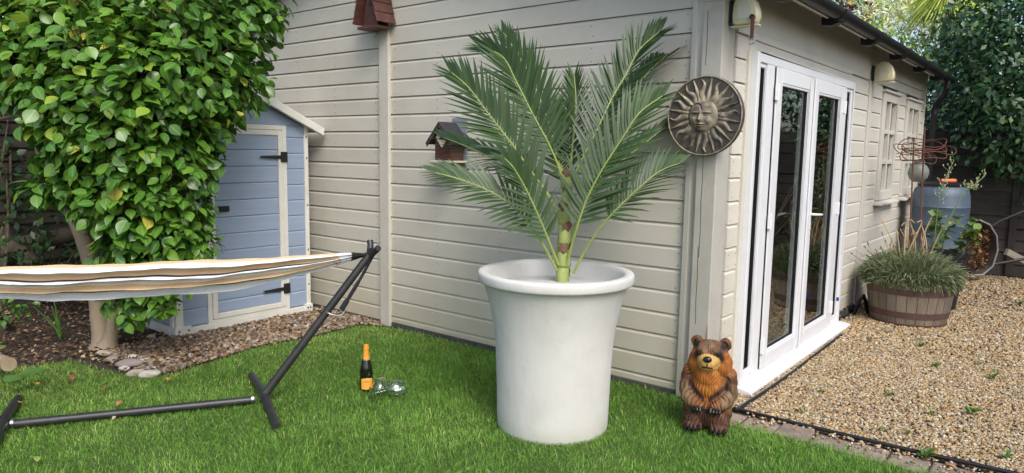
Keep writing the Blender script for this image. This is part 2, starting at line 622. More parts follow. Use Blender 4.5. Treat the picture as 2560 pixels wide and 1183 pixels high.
CHIP = attr_mat("bark_chip", ((0, (.045, .025, .015)), (.35, (.11, .065, .035)), (.6, (.20, .125, .07)), (.82, (.32, .22, .13)), (1, (.44, .34, .22))), .85, .2)
BARKBED = [(-8.2, .2), (-5.9, .2), (-5.9, 1.55), (-5.75, 2.0), (-5.05, 2.12), (-5.0, 2.5), (-5.3, 2.9), (-5.8, 2.75), (-6.6, 2.75), (-6.9, 4.2), (-8.2, 4.2)]
cp = np.concatenate([sample_poly(BARKBED, 11000), sample_poly(BED, 3000)])
n = len(cp)
a = rng.uniform(0, 2 * PI, n)
rot = frames(np.stack([np.cos(a), np.sin(a), rng.normal(0, .25, n)], 1), np.stack([rng.normal(0, .35, n), rng.normal(0, .35, n), np.ones(n)], 1))
s = rng.uniform(.012, .045, n)
CH_V = LEAF4_V * np.array([1.3, 1.0, 1.6]) - np.array([0, .5, 0])
v, f, rr = scatter(CH_V, LEAF4_F, np.column_stack([cp, rng.uniform(.004, .030, n)]), rot, s, rng.random(n) ** 1.3)
tag(np_mesh("bark_mulch", v, f, CHIP, attrs={"rnd": rr}, kind="stuff"), "dark bark chips and leaf litter under the camellia", "mulch")

# pavers along the lawn edge
PAVER = mat("old_brick_paver", (.29, .225, .18), (.19, .145, .115), 16, .9, bmp=.7, bscale=60, grime=(.30, .28, .22), gscale=14, gamt=.8, objvar=.16)
edging = MB()
edging.box(-1.70, 1.2, 3.985, 4.235, -.05, -.006)
edging_o = tag(edging.build("paver_edging", GRAVELBASE), "row of worn brick pavers between lawn and gravel", "edging")
x = -1.68
k = 0
while x < 1.1:
    L = random.uniform(.19, .225)
    pb = MB().box(x, x + L - .012, 4.015 + random.uniform(-.012, .008), 4.205 + random.uniform(-.012, .008), -.03, .008 + random.uniform(-.008, .010))
    o = pb.build("brick", PAVER, edging_o, bevel=.011)
    o.matrix_basis = Matrix.Translation((x, 4.1, 0)) @ Euler((random.uniform(-.02, .02), random.uniform(-.02, .02), random.uniform(-.025, .025))).to_matrix().to_4x4() @ Matrix.Translation((-x, -4.1, 0))
    x += L

# ------------------------------------------------------------------ summerhouse
house = empty("summerhouse", (-1.76, 4.26, 0), "beige painted timber summerhouse with horizontal boards and white glazed doors", "summerhouse")


def board_y(x0, x1, z0, z1, yb, name="weatherboard", m=PAINT):
    """shiplap board on the gable wall, facing -y; yb = wall backing plane; the top edge is chamfered back"""
    zc = z1 - min(.024, (z1 - z0) * .4)
    j = random.uniform(-.0015, .0015)
    z0 += .0015
    prof = [(x0, yb, z0), (x0, yb - .022 + j, z0), (x0, yb - .022 + j, zc), (x0, yb - .006, z1), (x0, yb, z1)]
    return MB().prism(prof, (0, 0, 0), (x1 - x0, 0, 0)).build(name, m, house)


def board_x(y0, y1, z0, z1, xb, name="weatherboard", m=PAINT):
    zc = z1 - min(.022, (z1 - z0) * .4)
    j = random.uniform(-.0015, .0015)
    z0 += .0015
    prof = [(xb, y0, z0), (xb + .021 + j, y0, z0), (xb + .021 + j, y0, zc), (xb + .006, y0, z1), (xb, y0, z1)]
    return MB().prism(prof, (0, 0, 0), (0, y1 - y0, 0)).build(name, m, house)


YB = 4.295                      # gable backing plane, board faces at 4.275
XB = -1.782                     # side backing plane, board faces at -1.762
ROOF_E, RIDGE_X = 2.628, -4.88
SL = .30


def roof_z(x):
    return ROOF_E + SL * (-1.5 - x) if x > RIDGE_X else ROOF_E + SL * (-1.5 - RIDGE_X) - SL * (RIDGE_X - x)


# backing shells behind the boards
zl, zr, zt = roof_z(-8.26), roof_z(-1.80), roof_z(RIDGE_X)
MB().prism([(-8.26, YB + .002, -.02), (-1.80, YB + .002, -.02), (-1.80, YB + .002, zr), (RIDGE_X, YB + .002, zt), (-8.26, YB + .002, zl)], (0, 0, 0), (0, .06, 0)).build("wall", DARKGAP, house)
side = MB()
side.box(XB - .06, XB - .002, 4.36, 4.60, 0, 2.6)
side.box(XB - .06, XB - .002, 4.60, 7.11, 2.262, 2.6)
side.box(XB - .06, XB - .002, 7.11, 8.47, 0, 2.6)
side.box(XB - .06, XB - .002, 8.47, 10.95, 0, 1.12)
side.box(XB - .06, XB - .002, 8.47, 10.95, 2.30, 2.6)
side.box(XB - .06, XB - .002, 9.27, 9.75, 1.12, 2.30)
side.box(XB - .06, XB - .002, 10.60, 10.95, 1.12, 2.30)
side.build("wall", DARKGAP, house)
inner = MB()
inner.box(-8.26, -1.84, 10.89, 10.95, 0, 2.66)
inner.box(-8.26, -8.20, 4.36, 10.89, 0, 2.66)
inner.box(-8.2, -1.84, 4.36, 10.89, -.02, .03)
inner.box(-4.4, -4.3, 4.36, 10.89, .03, 2.6)
inner.box(-8.2, -1.84, 4.36, 10.89, 2.62, 2.655)
inner.build("interior_wall", INTERIOR, house)

# gable boards, right of the batten
z = .088
board_y(-4.83, -1.97, .030, .088, YB)
while z < 3.6:
    z1 = z + .1512
    x1 = -1.97
    if roof_z(-1.97) < z1 + .01:
        x1 = max(-4.9, -1.5 - (z1 + .02 - ROOF_E) / SL)
    if x1 - -4.83 > .1:
        board_y(-4.83, x1, z + .0015, z1, YB)
    z = z1
# left of the batten
z = 1.467 - .1456 * 10
while z < 3.6:
    z1 = z + .1456
    x0 = -8.26
    if roof_z(x0) < z1 + .01:
        x0 = min(-4.9, RIDGE_X - (roof_z(RIDGE_X) - z1 - .02) / SL)
    if -4.93 - x0 > .1:
        board_y(x0, -4.93, max(z + .0015, .025), z1, YB)
    z = z1
MB().box(-4.945, -4.822, 4.242, 4.276, -.01, 3.6).build("batten", TRIM, house, bevel=.004)
MB().box(-8.2, -1.96, 4.268, 4.31, -.03, .0285).build("plinth", DPC, house, bevel=.004)

# corner post and its trims
MB().box(-1.905, -1.772, 4.205, 4.395, -.01, 2.70).build("corner_post", POSTM, house, bevel=.006)
t = MB()
t.prism([(-1.992, 4.277, .0), (-1.992, 4.243, .0), (-1.955, 4.236, .0), (-1.943, 4.248, .0), (-1.906, 4.248, .0), (-1.906, 4.277, .0)], (0, 0, 0), (0, 0, 2.69))
t.build("corner_trim", TRIM, house, bevel=.003)
MB().box(-1.905, -1.768, 4.198, 4.40, 2.515, 2.70).build("post_cap", POSTM, house, bevel=.006)
for pts_ in ([(-1.862, 1.62), (-1.858, 1.45), (-1.861, 1.30), (-1.856, 1.12), (-1.859, .95)], [(-1.866, 1.02), (-1.861, .82), (-1.864, .68), (-1.858, .52)], [(-1.873, 2.46), (-1.871, 2.26), (-1.874, 2.14)]):
    MB().grid([[(q_[0] - .0016, 4.2040, q_[1]), (q_[0] + .0016, 4.2040, q_[1])] for q_ in pts_]).build("crack", DARKGAP, house)
MB().prism([(-1.800, 4.2035, .26), (-1.7735, 4.2035, .26), (-1.7735, 4.2035, .40), (-1.7755, 4.2035, .53), (-1.783, 4.2035, .42)], (0, 0, 0), (0, -.003, 0)).build("bare_splinter", BAREWOOD, house)

# side boards at both sides of the doors
edges = [.088 + .1512 * k for k in range(-1, 16)]
DT = 2.262
for z0 in edges:
    z1 = z0 + .1512
    zz0 = max(z0 + .0015, .02)
    if zz0 < 2.35:
        board_x(4.405, 4.612, zz0, min(z1, 2.355), XB)
        board_x(7.125, 7.845, zz0, min(z1, 2.355), XB)
        if z1 < 1.12:
            board_x(8.0, 10.93, zz0, z1, XB)
        else:
            board_x(8.0, 8.462, zz0, min(z1, 2.355), XB)
            board_x(9.285, 9.742, zz0, min(z1, 2.355), XB)
            board_x(10.605, 10.93, zz0, min(z1, 2.355), XB)
for y0, y1 in ((8.463, 9.284), (9.743, 10.604)):
    board_x(y0, y1, .9965, 1.10, XB)
MB().box(XB, -1.748, 7.855, 7.99, 0, 2.355).build("batten", TRIM, house, bevel=.004)
MB().box(XB, -1.748, 10.93, 10.99, 0, 2.70).build("batten", TRIM, house, bevel=.004)
MB().box(XB, -1.752, 4.395, 7.84, 2.3575, 2.70).build("header_board", TRIM, house, bevel=.003)
MB().box(XB, -1.757, 7.85, 10.93, 2.46, 2.70).build("header_board", TRIM, house, bevel=.003)
MB().box(XB, -1.762, 7.86, 10.93, 2.3575, 2.455).build("header_board", TRIM, house, bevel=.003)
MB().box(XB, -1.744, 4.60, 7.12, 2.340, 2.383).build("door_head_trim", TRIM, house, bevel=.004)
MB().box(XB, -1.752, 4.60, 7.12, 2.262, 2.338).build("door_head_trim", TRIM, house, bevel=.003)
MB().box(XB - .01, -1.742, 4.575, 4.617, .0, 2.262).build("door_jamb_trim", TRIM, house, bevel=.003)
MB().box(XB - .01, -1.738, 7.096, 7.118, .05, 2.258).build("bare_timber_jamb", BAREWOOD, house, bevel=.002)
MB().box(XB, -1.752, 7.2, 7.845, -.02, .018).build("plinth", DPC, house, bevel=.004)
MB().box(XB, -1.75, 8.0, 10.9, -.02, .018).build("plinth", DPC, house, bevel=.004)

# roof, soffit, fascia, gutter
rf = MB()
zt = roof_z(RIDGE_X)
rf.prism([(-1.47, 3.95, roof_z(-1.47) + .0), (-1.47, 3.95, roof_z(-1.47) + .02), (RIDGE_X, 3.95, zt + .07), (-8.4, 3.95, roof_z(-8.4) + .05), (-8.4, 3.95, roof_z(-8.4)), (RIDGE_X, 3.95, zt + .0)],
         (0, 0, 0), (0, 7.25, 0))
roof = rf.build("roof", ROOFM, house)
MB().box(-1.80, -1.57, 4.0, 11.05, 2.700, 2.7085).build("soffit", TRIM, house, bevel=.002)
MB().box(-1.569, -1.545, 4.0, 11.1, 2.59, 2.634).build("fascia", TRIM, house, bevel=.003)
gp = [(math.cos(a), math.sin(a)) for a in [R(d) for d in range(180, 361, 18)]]
gx0, gz0, gr_ = -1.485, 2.634, .060
prof = [(gx0 + gr_ * c, 0, gz0 + gr_ * s) for c, s in gp] + [(gx0 + (gr_ - .004) * c, 0, gz0 + (gr_ - .004) * s) for c, s in reversed(gp)]
gut = MB().prism(prof, (0, 3.98, 0), (0, 11.12, 0)).build("gutter", BLACKP, house, smooth=True)
for yb in (4.55, 5.6, 6.75, 7.9, 9.1, 10.2):
    bo = [(gx0 + (gr_ + .010) * c, 0, gz0 + (gr_ + .010) * s) for c, s in gp] + [(gx0 + (gr_ + .001) * c, 0, gz0 + (gr_ + .001) * s) for c, s in reversed(gp)]
    m_ = MB().prism(bo, (0, yb - .075, 0), (0, yb + .075, 0))
    m_.prism([(-1.542, 0, 2.63), (-1.60, 0, 2.60), (-1.595, 0, 2.545), (-1.53, 0, 2.535), (-1.47, 0, 2.56), (-1.43, 0, 2.615)], (0, yb - .04, 0), (0, yb + .04, 0))
    m_.build("gutter_bracket", BLACKP, gut)
dp = MB()
dp.tube([(-1.485, 10.75, 2.60), (-1.485, 10.75, 2.50), (-1.52, 10.85, 2.42), (-1.63, 11.02, 2.32), (-1.65, 11.05, 2.24), (-1.65, 11.05, .02)], .037, 14)
dpo = dp.build("downpipe", BLACKP, house, smooth=True)
for zz in (2.2, 1.6, .8):
    MB().tube([(-1.65, 11.05, zz - .03), (-1.65, 11.05, zz + .03)], .045, 14).build("pipe_clip", BLACKP, dpo, smooth=True)

# white door set: frame, two leaves, two sidelights
XF = -1.70


def ring(y0, y1, z0, z1, wl, wr, wb, wt, xa, xb):
    """a rectangular frame facing +x, four butted members"""
    m_ = MB()
    m_.box(xa, xb, y0, y0 + wl, z0, z1)
    m_.box(xa, xb, y1 - wr, y1, z0, z1)
    m_.box(xa, xb, y0 + wl, y1 - wr, z0, z0 + wb)
    m_.box(xa, xb, y0 + wl, y1 - wr, z1 - wt, z1)
    return m_


fr = ring(4.618, 7.085, .042, 2.258, .044, .052, .035, .06, -1.79, XF)
fr.box(-1.79, XF, 4.805, 4.942, .077, 2.198)
fr.box(-1.79, XF - .004, 4.942, 4.95, .077, 2.198) if False else None
fr.box(-1.79, XF, 6.695, 6.80, .077, 2.198)
dframe = fr.build("door_frame", UPVC, house, bevel=.005)


def bead(y0, y1, z0, z1, x, par):
    """the sloped white bead round a pane and its black gasket"""
    ring(y0 - .016, y1 + .016, z0 - .016, z1 + .016, .016, .016, .016, .016, x - .03, x - .004).build("glazing_bead", UPVC, par, bevel=.006)
    ring(y0, y1, z0, z1, .005, .005, .005, .005, x - .035, x - .016).build("gasket", BLACKP, par)


def pane(y0, y1, z0, z1, x, par):
    MB().box(x - .031, x - .027, y0 + .001, y1 - .001, z0 + .001, z1 - .001).build("glass_pane", PANE, par)


for (y0, y1) in ((4.662, 4.805), (6.80, 7.033)):
    if y0 < 5:
        sl = ring(y0, y1, .077, 2.198, .012, .012, .05, .03, -1.775, XF - .012).build("sidelight", UPVC, house, bevel=.004)
        g0, g1 = y0 + .014, y1 - .014
    else:
        sl = ring(y0, y1, .077, 2.198, .06, .06, .05, .03, -1.775, XF - .012).build("sidelight", UPVC, house, bevel=.004)
        g0, g1 = y0 + .062, y1 - .062
    pane(g0, g1, .13, 2.165, XF - .01, sl)
    ring(g0, g1, .13, 2.165, .006, .006, .006, .006, XF - .042, XF - .02).build("gasket", BLACKP, sl)

for side_, (y0, y1) in ((0, (4.952, 5.818)), (1, (5.822, 6.688))):
    leaf = ring(y0, y1, .082, 2.192, .118, .118, .10, .10, -1.765, XF + .014).build("glazed_door", UPVC, house, bevel=.006)
    ya, yb, za, zb = y0 + .134, y1 - .134, .198, 2.076
    bead(ya, yb, za, zb, XF + .014, leaf)
    pane(ya + .002, yb - .002, za + .002, zb - .002, XF + .012, leaf)
    yh = y0 if side_ == 0 else y1
    for zh in (.25, 1.14, 2.02):
        hb = MB().tube([(XF + .024, yh, zh - .055), (XF + .024, yh, zh + .055)], .011, 12)
        hb.box(XF + .014, XF + .022, yh - .03, yh + .03, zh - .05, zh + .05)
        hb.build("hinge", UPVC, leaf, bevel=.002)
# meeting strip and lever handles
MB().box(-1.76, XF + .006, 4.9425, 4.9515, .085, 2.19).build("door_gap_shade", BLACKP, house)  # black strips paint in the dark shade of the gaps beside the leaves
MB().box(-1.76, XF + .006, 6.6885, 6.6945, .085, 2.19).build("door_gap_shade", BLACKP, house)
ml = MB().box(XF + .016, XF + .030, 5.79, 5.85, .085, 2.19).build("meeting_strip", UPVC, house, bevel=.006)
for yc, sgn in ((5.885, 1),):
    hp = MB().box(XF + .0145, XF + .026, yc - .016, yc + .016, .965, 1.23)
    ho = hp.build("handle", UPVC, house, bevel=.006)
    MB().tube([(XF + .026, yc, 1.135), (XF + .066, yc, 1.135), (XF + .072, yc + .01 * sgn, 1.135), (XF + .072, yc + .13 * sgn, 1.128)], [.011, .010, .010, .009], 12).build("lever", UPVC, ho, smooth=True)
    MB().tube([(XF + .024, yc, 1.01), (XF + .034, yc, 1.01)], .009, 12).build("lock_cylinder", mat("brushed_steel", (.5, .5, .5), metal=1.0, rough=.3), ho, smooth=True)
hi = MB().box(-1.792, -1.772, 5.74, 5.772, .98, 1.25)
hi.tube([(-1.79, 5.756, 1.14), (-1.83, 5.756, 1.14), (-1.835, 5.74, 1.14), (-1.835, 5.60, 1.137)], .010, 10)
hi.build("inner_handle", UPVC, house, bevel=.003)
# sill
MB().prism([(-1.79, 0, .008), (-1.606, 0, .004), (-1.606, 0, .022), (-1.618, 0, .027), (-1.69, 0, .041), (-1.79, 0, .041)], (0, 4.565, 0), (0, 7.14, 0)).build("door_sill", UPVC, house, bevel=.003)
MB().box(-1.79, -1.635, 4.55, 7.35, -.03, .003).build("threshold", mat("concrete_threshold", (.36, .33, .27), (.28, .25, .2), 18, .9, bmp=.5), house, bevel=.006)
# curtains just inside
for yc, ww in ((5.63, .10), (6.50, .10), (4.9, .16)):
    rows = []
    for zz in (.06, .8, 1.6, 2.2):
        rows.append([(-1.93 + .018 * math.sin(q * 5.1 + zz), yc - ww / 2 + ww * q / 9, zz) for q in range(10)])
    MB().grid(rows).build("curtain", CURTAIN, house, smooth=True, solid=.003)

# windows with glazing bars
for (y0, y1) in ((8.47, 9.275), (9.75, 10.595)):
    win = ring(y0, y1, 1.125, 2.285, .13, .11, .10, .09, XB - .03, -1.738).build("window", TRIM, house, bevel=.004)
    MB().box(XB - .03, -1.715, y0 - .02, y1 + .02, 2.288, 2.315).build("window_head", TRIM, win, bevel=.004)
    MB().prism([(XB, 0, 1.075), (-1.672, 0, 1.072), (-1.672, 0, 1.096), (XB, 0, 1.122)], (0, y0 - .05, 0), (0, y1 + .05, 0)).build("window_sill", TRIM, win, bevel=.004)
    ya, yb = y0 + .13, y1 - .11
    ym = (ya + yb) / 2
    MB().box(XB - .02, -1.748, ym - .024, ym + .024, 1.225, 2.195).build("glazing_bar", TRIM, win, bevel=.004)
    zs = [1.225, 1.54, 1.87, 2.195]
    for zz in zs[1:3]:
        for (p, q) in ((ya, ym - .024), (ym + .024, yb)):
            MB().box(XB - .02, -1.748, p, q, zz - .022, zz + .022).build("glazing_bar", TRIM, win, bevel=.004)
    for r_ in range(3):
        za = zs[r_] + (.022 if r_ else 0)
        zb = zs[r_ + 1] - (.022 if r_ < 2 else 0)
        for (p, q) in ((ya, ym - .024), (ym + .024, yb)):
            MB().box(XB - .006, XB - .002, p, q, za, zb).build("glass_pane", PANE, win)
    MB().box(XB - .09, XB - .08, y0, y1, 1.12, 2.3).build("blind", mat("pale_blind", (.30, .29, .27), rough=.9), win)

# nail heads
nl = MB()
for k, z0 in enumerate(edges):
    for zz in (z0 + .03, z0 + .105):
        if .05 < zz < 2.9:
            for xx in (-2.03, -2.75, -3.55, -4.25, -4.77):
                px_, pz_ = xx + random.uniform(-.012, .012), zz + random.uniform(-.01, .01)
                nl.lathe([(0.0001, .0012), (.0038, .0012), (.0038, -.002)], 6, (px_, 4.2725, pz_), rot=Matrix.Rotation(R(90), 3, 'X'))
for k in range(20):
    for zz in (1.467 - .1456 * 9 + .1456 * k + .03, 1.467 - .1456 * 9 + .1456 * k + .1):
        for xx in (-5.02, -5.6, -6.2, -6.8):
            nl.lathe([(0.0001, .0012), (.0038, .0012), (.0038, -.002)], 6, (xx + random.uniform(-.012, .012), 4.2725, zz), rot=Matrix.Rotation(R(90), 3, 'X'))
for k, z0 in enumerate(edges):
    for zz in (z0 + .03, z0 + .105):
        if zz < 2.25:
            for yy in (4.44, 4.57, 7.2, 7.8, 8.04):
                nl.lathe([(0.0001, .0012), (.0026, .0012), (.0026, -.002)], 6, (-1.7605, yy + random.uniform(-.01, .01), zz), rot=Matrix.Rotation(R(90), 3, 'Y'))
nlo = nl.build("nail_heads", mat("rusted_nail", (.09, .06, .035), rough=.8), house, fixn=False)
nlo["kind"] = "stuff"

# ------------------------------------------------------------------ blue plastic shed
shed = empty("garden_shed", (-6.2, 3.44, 0), "blue-grey plastic storage shed with white trim behind the camellia", "shed")
SX, SY0, SY1, SXB = -5.82, 2.775, 4.105, -6.72
EZ, PK = 1.80, 2.10
YM = (SY0 + SY1) / 2


def shed_z(y):
    return PK - (PK - EZ) * abs(y - YM) / ((SY1 - SY0) / 2)


core = MB().prism([(SX - .022, SY0 + .02, .02), (SX - .022, SY1 - .02, .02), (SX - .022, SY1 - .02, EZ), (SX - .022, YM, PK), (SX - .022, SY0 + .02, EZ)], (0, 0, 0), (SXB - SX + .03, 0, 0))
core.build("body", SHEDBLUE, shed)


def plank(y0, y1, z0, z1, x, par, slope=False):
    zc = z1 - .012
    if not slope:
        prof = [(x - .012, y0, z0), (x, y0, z0 + .004), (x + .003, y0, zc), (x - .006, y0, z1), (x - .012, y0, z1)]
        return MB().prism(prof, (0, 0, 0), (0, y1 - y0, 0)).build("plank", SHEDBLUE, par, bevel=.0015)
    pts = []
    for a in (y0, y1):
        pass
    # clipped by the roof line
    h0, h1 = PK - .02, 0
    ya = max(y0, YM - (PK - .03 - z1) * ((SY1 - SY0) / 2) / (PK - EZ))
    yb = min(y1, YM + (PK - .03 - z1) * ((SY1 - SY0) / 2) / (PK - EZ))
    ya0 = max(y0, YM - (PK - .03 - z0) * ((SY1 - SY0) / 2) / (PK - EZ))
    yb0 = min(y1, YM + (PK - .03 - z0) * ((SY1 - SY0) / 2) / (PK - EZ))
    if yb <= ya:
        ya = yb = YM
    return MB().prism([(x, ya0, z0), (x, yb0, z0), (x, yb, z1), (x, ya, z1)], (0, 0, 0), (-.012, 0, 0)).build("plank", SHEDBLUE, par, bevel=.0015)


door = MB().box(SX - .018, SX - .012, 3.1, 3.82, .10, 1.77).build("door", SHEDBLUE, shed)
zz = .072
while zz < 1.79:
    z1 = min(zz + .147, 1.80)
    plank(SY0 + .06, 3.052, zz + .002, z1, SX, shed)
    plank(3.866, SY1 - .045, zz + .002, z1, SX, shed)
    a, b_ = max(zz + .03, .145), min(zz + .03 + .147, 1.735)
    if b_ - a > .04:
        plank(3.143, 3.772, a + .002, b_, SX + .006, door)
    zz += .147
for k in range(2):
    plank(SY0 + .06, SY1 - .05, 1.802 + .132 * k, 1.93 + .132 * k, SX, shed, True)
MB_ = ring(3.054, 3.864, .055, 1.798, .040, .042, .042, .042, SX - .01, SX + .016)
MB_.build("door_surround", SHEDWHITE, shed, bevel=.004)
ring(3.097, 3.819, .102, 1.752, .045, .046, .045, .045, SX - .008, SX + .022).build("door_trim", SHEDWHITE, door, bevel=.005)
for (y0, y1, nm) in ((SY0, SY0 + .062, 0), (SY1 - .045, SY1, 1)):
    tr = MB().box(SX - .03, SX + .012, y0, y1, .0, EZ + .01)
    if nm == 0:
        tr.box(SX - .09, SX - .031, y0 - .012, y0 + .02, .0, EZ)
    c_ = tr.build("corner_trim", SHEDWHITE, shed, bevel=.006)
    for zb in (.28, .62, 1.05, 1.5, 1.7):
        MB().tube([(SX + .011, (y0 + y1) / 2, zb), (SX + .017, (y0 + y1) / 2, zb)], .007, 8).build("bolt", BLACKP, c_)
base = MB().box(SX - .03, SX + .017, SY0 + .07, SY1 - .05, .0, .068).build("base_trim", SHEDWHITE, shed, bevel=.005)
MB().box(SXB, SX - .092, SY0 - .012, SY0 + .02, .0, .075).build("base_trim", SHEDWHITE, shed, bevel=.005)
for (y0, y1) in ((SY0 - .015, SY0 + .125), (SY1 - .075, SY1 + .012)):
    ft = MB().box(SX - .05, SX + .026, y0, y1, -.01, .085).build("corner_foot", SHEDWHITE, shed, bevel=.006)
    for yy in (y0 + .03, y1 - .03):
        MB().tube([(SX + .025, yy, .05), (SX + .031, yy, .05)], .008, 8).build("bolt", BLACKP, ft)
# side planks facing the tree
for k in range(12):
    z0 = .08 + .147 * k
    MB().prism([(0, SY0 + .02, z0 + .002), (0, SY0 + .004, z0 + .004), (0, SY0 + .001, z0 + .133), (0, SY0 + .012, z0 + .146), (0, SY0 + .02, z0 + .146)], (SXB, 0, 0), (SX - .092, 0, 0)).build("plank", SHEDBLUE, shed)
# roof and barge boards
for s_ in (-1, 1):
    ye = YM + s_ * ((SY1 - SY0) / 2 + .12)
    ze = shed_z(YM + s_ * (SY1 - SY0) / 2) - .12 * (PK - EZ) / ((SY1 - SY0) / 2)
    MB().prism([(0, YM, PK + .012), (0, ye, ze + .012), (0, ye, ze + .040), (0, YM, PK + .045)], (SXB - .05, 0, 0), (SX + .06, 0, 0)).build("roof_panel", SHEDWHITE, shed, bevel=.004)
    MB().prism([(0, YM, PK - .03), (0, ye, ze - .034), (0, ye + s_ * .012, ze + .038), (0, YM, PK + .055)], (SX + .061, 0, 0), (SX + .10, 0, 0)).build("barge_board", SHEDWHITE, shed, bevel=.008)
vent = MB().prism([(SX + .002, YM - .12, 1.93), (SX + .002, YM + .12, 1.93), (SX + .002, YM + .14, 1.965), (SX + .002, YM + .11, 2.005), (SX + .002, YM - .11, 2.005), (SX + .002, YM - .14, 1.965)], (0, 0, 0), (.016, 0, 0)).build("vent", SHEDWHITE, shed, bevel=.004)
for k in range(3):
    MB().box(SX + .016, SX + .0195, YM - .10, YM + .10, 1.942 + .02 * k, 1.948 + .02 * k).build("slot", BLACKP, vent)
for zz in (1.51, .275):
    hg = MB()
    hg.box(SX + .0225, SX + .030, 3.795, 3.865, zz - .048, zz + .048)
    hg.prism([(SX + .023, 3.795, zz - .020), (SX + .023, 3.795, zz + .016), (SX + .023, 3.60, zz + .010), (SX + .023, 3.575, zz), (SX + .023, 3.60, zz - .010)], (0, 0, 0), (.006, 0, 0))
    hg.build("hinge", BLACKP, shed, bevel=.002)
MB().box(SX + .0225, SX + .036, 3.15, 3.27, 1.035, 1.085).build("latch", BLACKP, shed, bevel=.006)

# ------------------------------------------------------------------ dark fence behind the camellia
OLDFENCE = mat("dark_weathered_fence", (.045, .036, .026), (.03, .024, .018), 5, .9, (1, .4, 8), .6, 30, grime=(.07, .07, .05), gscale=3, gamt=.5, objvar=.25)
lf = empty("timber_fence", (-8.35, 2, 0), "dark weathered overlap fence behind the camellia and its undergrowth", "fence")
z = .02
k = 0
while z < 2.35:
    for (y0, y1) in ((-3.0, -.45), (-.35, 1.35), (1.45, 4.24)):
        d = random.uniform(-.006, .006)
        MB().prism([(-8.40, y0, z), (-8.34 + d, y0, z), (-8.375, y0, z + .15), (-8.40, y0, z + .15)], (0, 0, 0), (0, y1 - y0, 0)).build("board", OLDFENCE, lf)
    z += .128
for y0 in (-.45, 1.35):
    MB().box(-8.42, -8.31, y0, y0 + .1, 0, 2.55).build("post", OLDFENCE, lf, bevel=.006)

# ------------------------------------------------------------------ camellia
BARK = mat("pale_smooth_bark", (.31, .245, .165), (.21, .165, .11), 9, .8, (1, 1, .35), .5, 26, grime=(.18, .17, .10), gscale=6, gamt=.6)
TWIG = mat("brown_twig", (.14, .10, .065), (.09, .065, .04), 20, .85)
CAM_STOPS = ((0.0, (0.036, 0.103, 0.014)), (.3, (0.057, 0.158, 0.019)), (.6, (0.095, 0.222, 0.023)), (.82, (0.160, 0.304, 0.031)), (.94, (0.274, 0.374, 0.042)), (1.0, (0.499, 0.468, 0.073)))
CAMLEAF = attr_mat("camellia_leaf", CAM_STOPS, .33, .45, .2, vein=(.20, .32, .08))
tree = empty("camellia_tree", (-6.0, 2.27, 0), "large glossy-leaved camellia with a pale leaning trunk beside the blue shed", "tree")


def curve(pts, n=8):
    """Catmull-Rom through points"""
    P = [Vector(p) for p in pts]
    P = [P[0] * 2 - P[1]] + P + [P[-1] * 2 - P[-2]]
    out = []
    for i in range(1, len(P) - 2):
        for k in range(n):
            t_ = k / n
            a, b_, c, d = P[i - 1], P[i], P[i + 1], P[i + 2]
            out.append(.5 * ((2 * b_) + (c - a) * t_ + (2 * a - 5 * b_ + 4 * c - d) * t_ ** 2 + (3 * b_ - a - 3 * c + d) * t_ ** 3))
    out.append(P[-2])
    return out


def limb(pts, r0, r1, n=10, wob=0.0, flare=0.0):
    c = curve(pts, 8)
    m_ = len(c)
    rad = [(r0 + (r1 - r0) * i / (m_ - 1)) * (1 + wob * math.sin(i * 2.3)) + flare * max(0, 1 - i / 4) ** 2 for i in range(m_)]
    return MB().tube(c, rad, n)


trunk = limb([(-5.976, 2.264, -0.017), (-6.038, 2.275, 0.205), (-6.117, 2.285, 0.519), (-6.252, 2.256, 0.865), (-6.411, 2.211, 1.148), (-6.585, 2.186, 1.467), (-6.438, 2.249, 1.949)], .076, .040, 14, .03, .045).build("trunk", BARK, tree, smooth=True)
limb([(-5.885, 2.265, 0.022), (-5.848, 2.297, 0.200), (-5.848, 2.296, 0.361), (-5.758, 2.331, 0.621), (-5.666, 2.398, 0.997), (-5.580, 2.469, 1.427), (-5.481, 2.624, 1.913), (-5.553, 2.773, 2.412)], .056, .022, 12, .04, .03).build("trunk", BARK, tree, smooth=True)
limb([(-5.840, 2.296, 0.234), (-5.744, 2.327, 0.355), (-5.696, 2.348, 0.413)], .03, .018, 8).build("branch", BARK, tree, smooth=True)
limb([(-5.828, 2.315, 0.297), (-5.626, 2.396, 0.362), (-5.406, 2.469, 0.523)], .012, .006, 6).build("branch", BARK, tree, smooth=True)
for ends in (((165, 500, 5.75), (100, 380, 5.7), (60, 200, 5.5), (40, 60, 5.4)), ((205, 590, 5.72), (300, 430, 5.5), (330, 250, 5.3), (300, 80, 5.2)),
             ((330, 560, 5.45), (430, 450, 5.3), (500, 330, 5.3)), ((330, 560, 5.45), (420, 560, 5.2), (480, 560, 5.2)), ((360, 420, 5.4), (520, 200, 5.5), (600, 80, 5.6))):
    pass
limb([(-6.411, 2.211, 1.148), (-6.552, 2.093, 1.532), (-6.467, 1.989, 2.086), (-6.434, 1.950, 2.499)], .04, .012, 8).build("branch", BARK, tree, smooth=True)
limb([(-6.252, 2.256, 0.865), (-5.826, 2.396, 1.390), (-5.591, 2.410, 1.933), (-5.597, 2.351, 2.419)], .04, .012, 8).build("branch", BARK, tree, smooth=True)
limb([(-5.666, 2.398, 0.997), (-5.306, 2.547, 1.344), (-5.175, 2.708, 1.703)], .026, .008, 8).build("branch", BARK, tree, smooth=True)
limb([(-5.666, 2.398, 0.997), (-5.248, 2.475, 0.994), (-5.041, 2.582, 1.032)], .02, .006, 8).build("branch", BARK, tree, smooth=True)
limb([(-5.580, 2.469, 1.427), (-5.357, 2.883, 2.108), (-5.272, 3.150, 2.560)], .03, .01, 8).build("branch", BARK, tree, smooth=True)

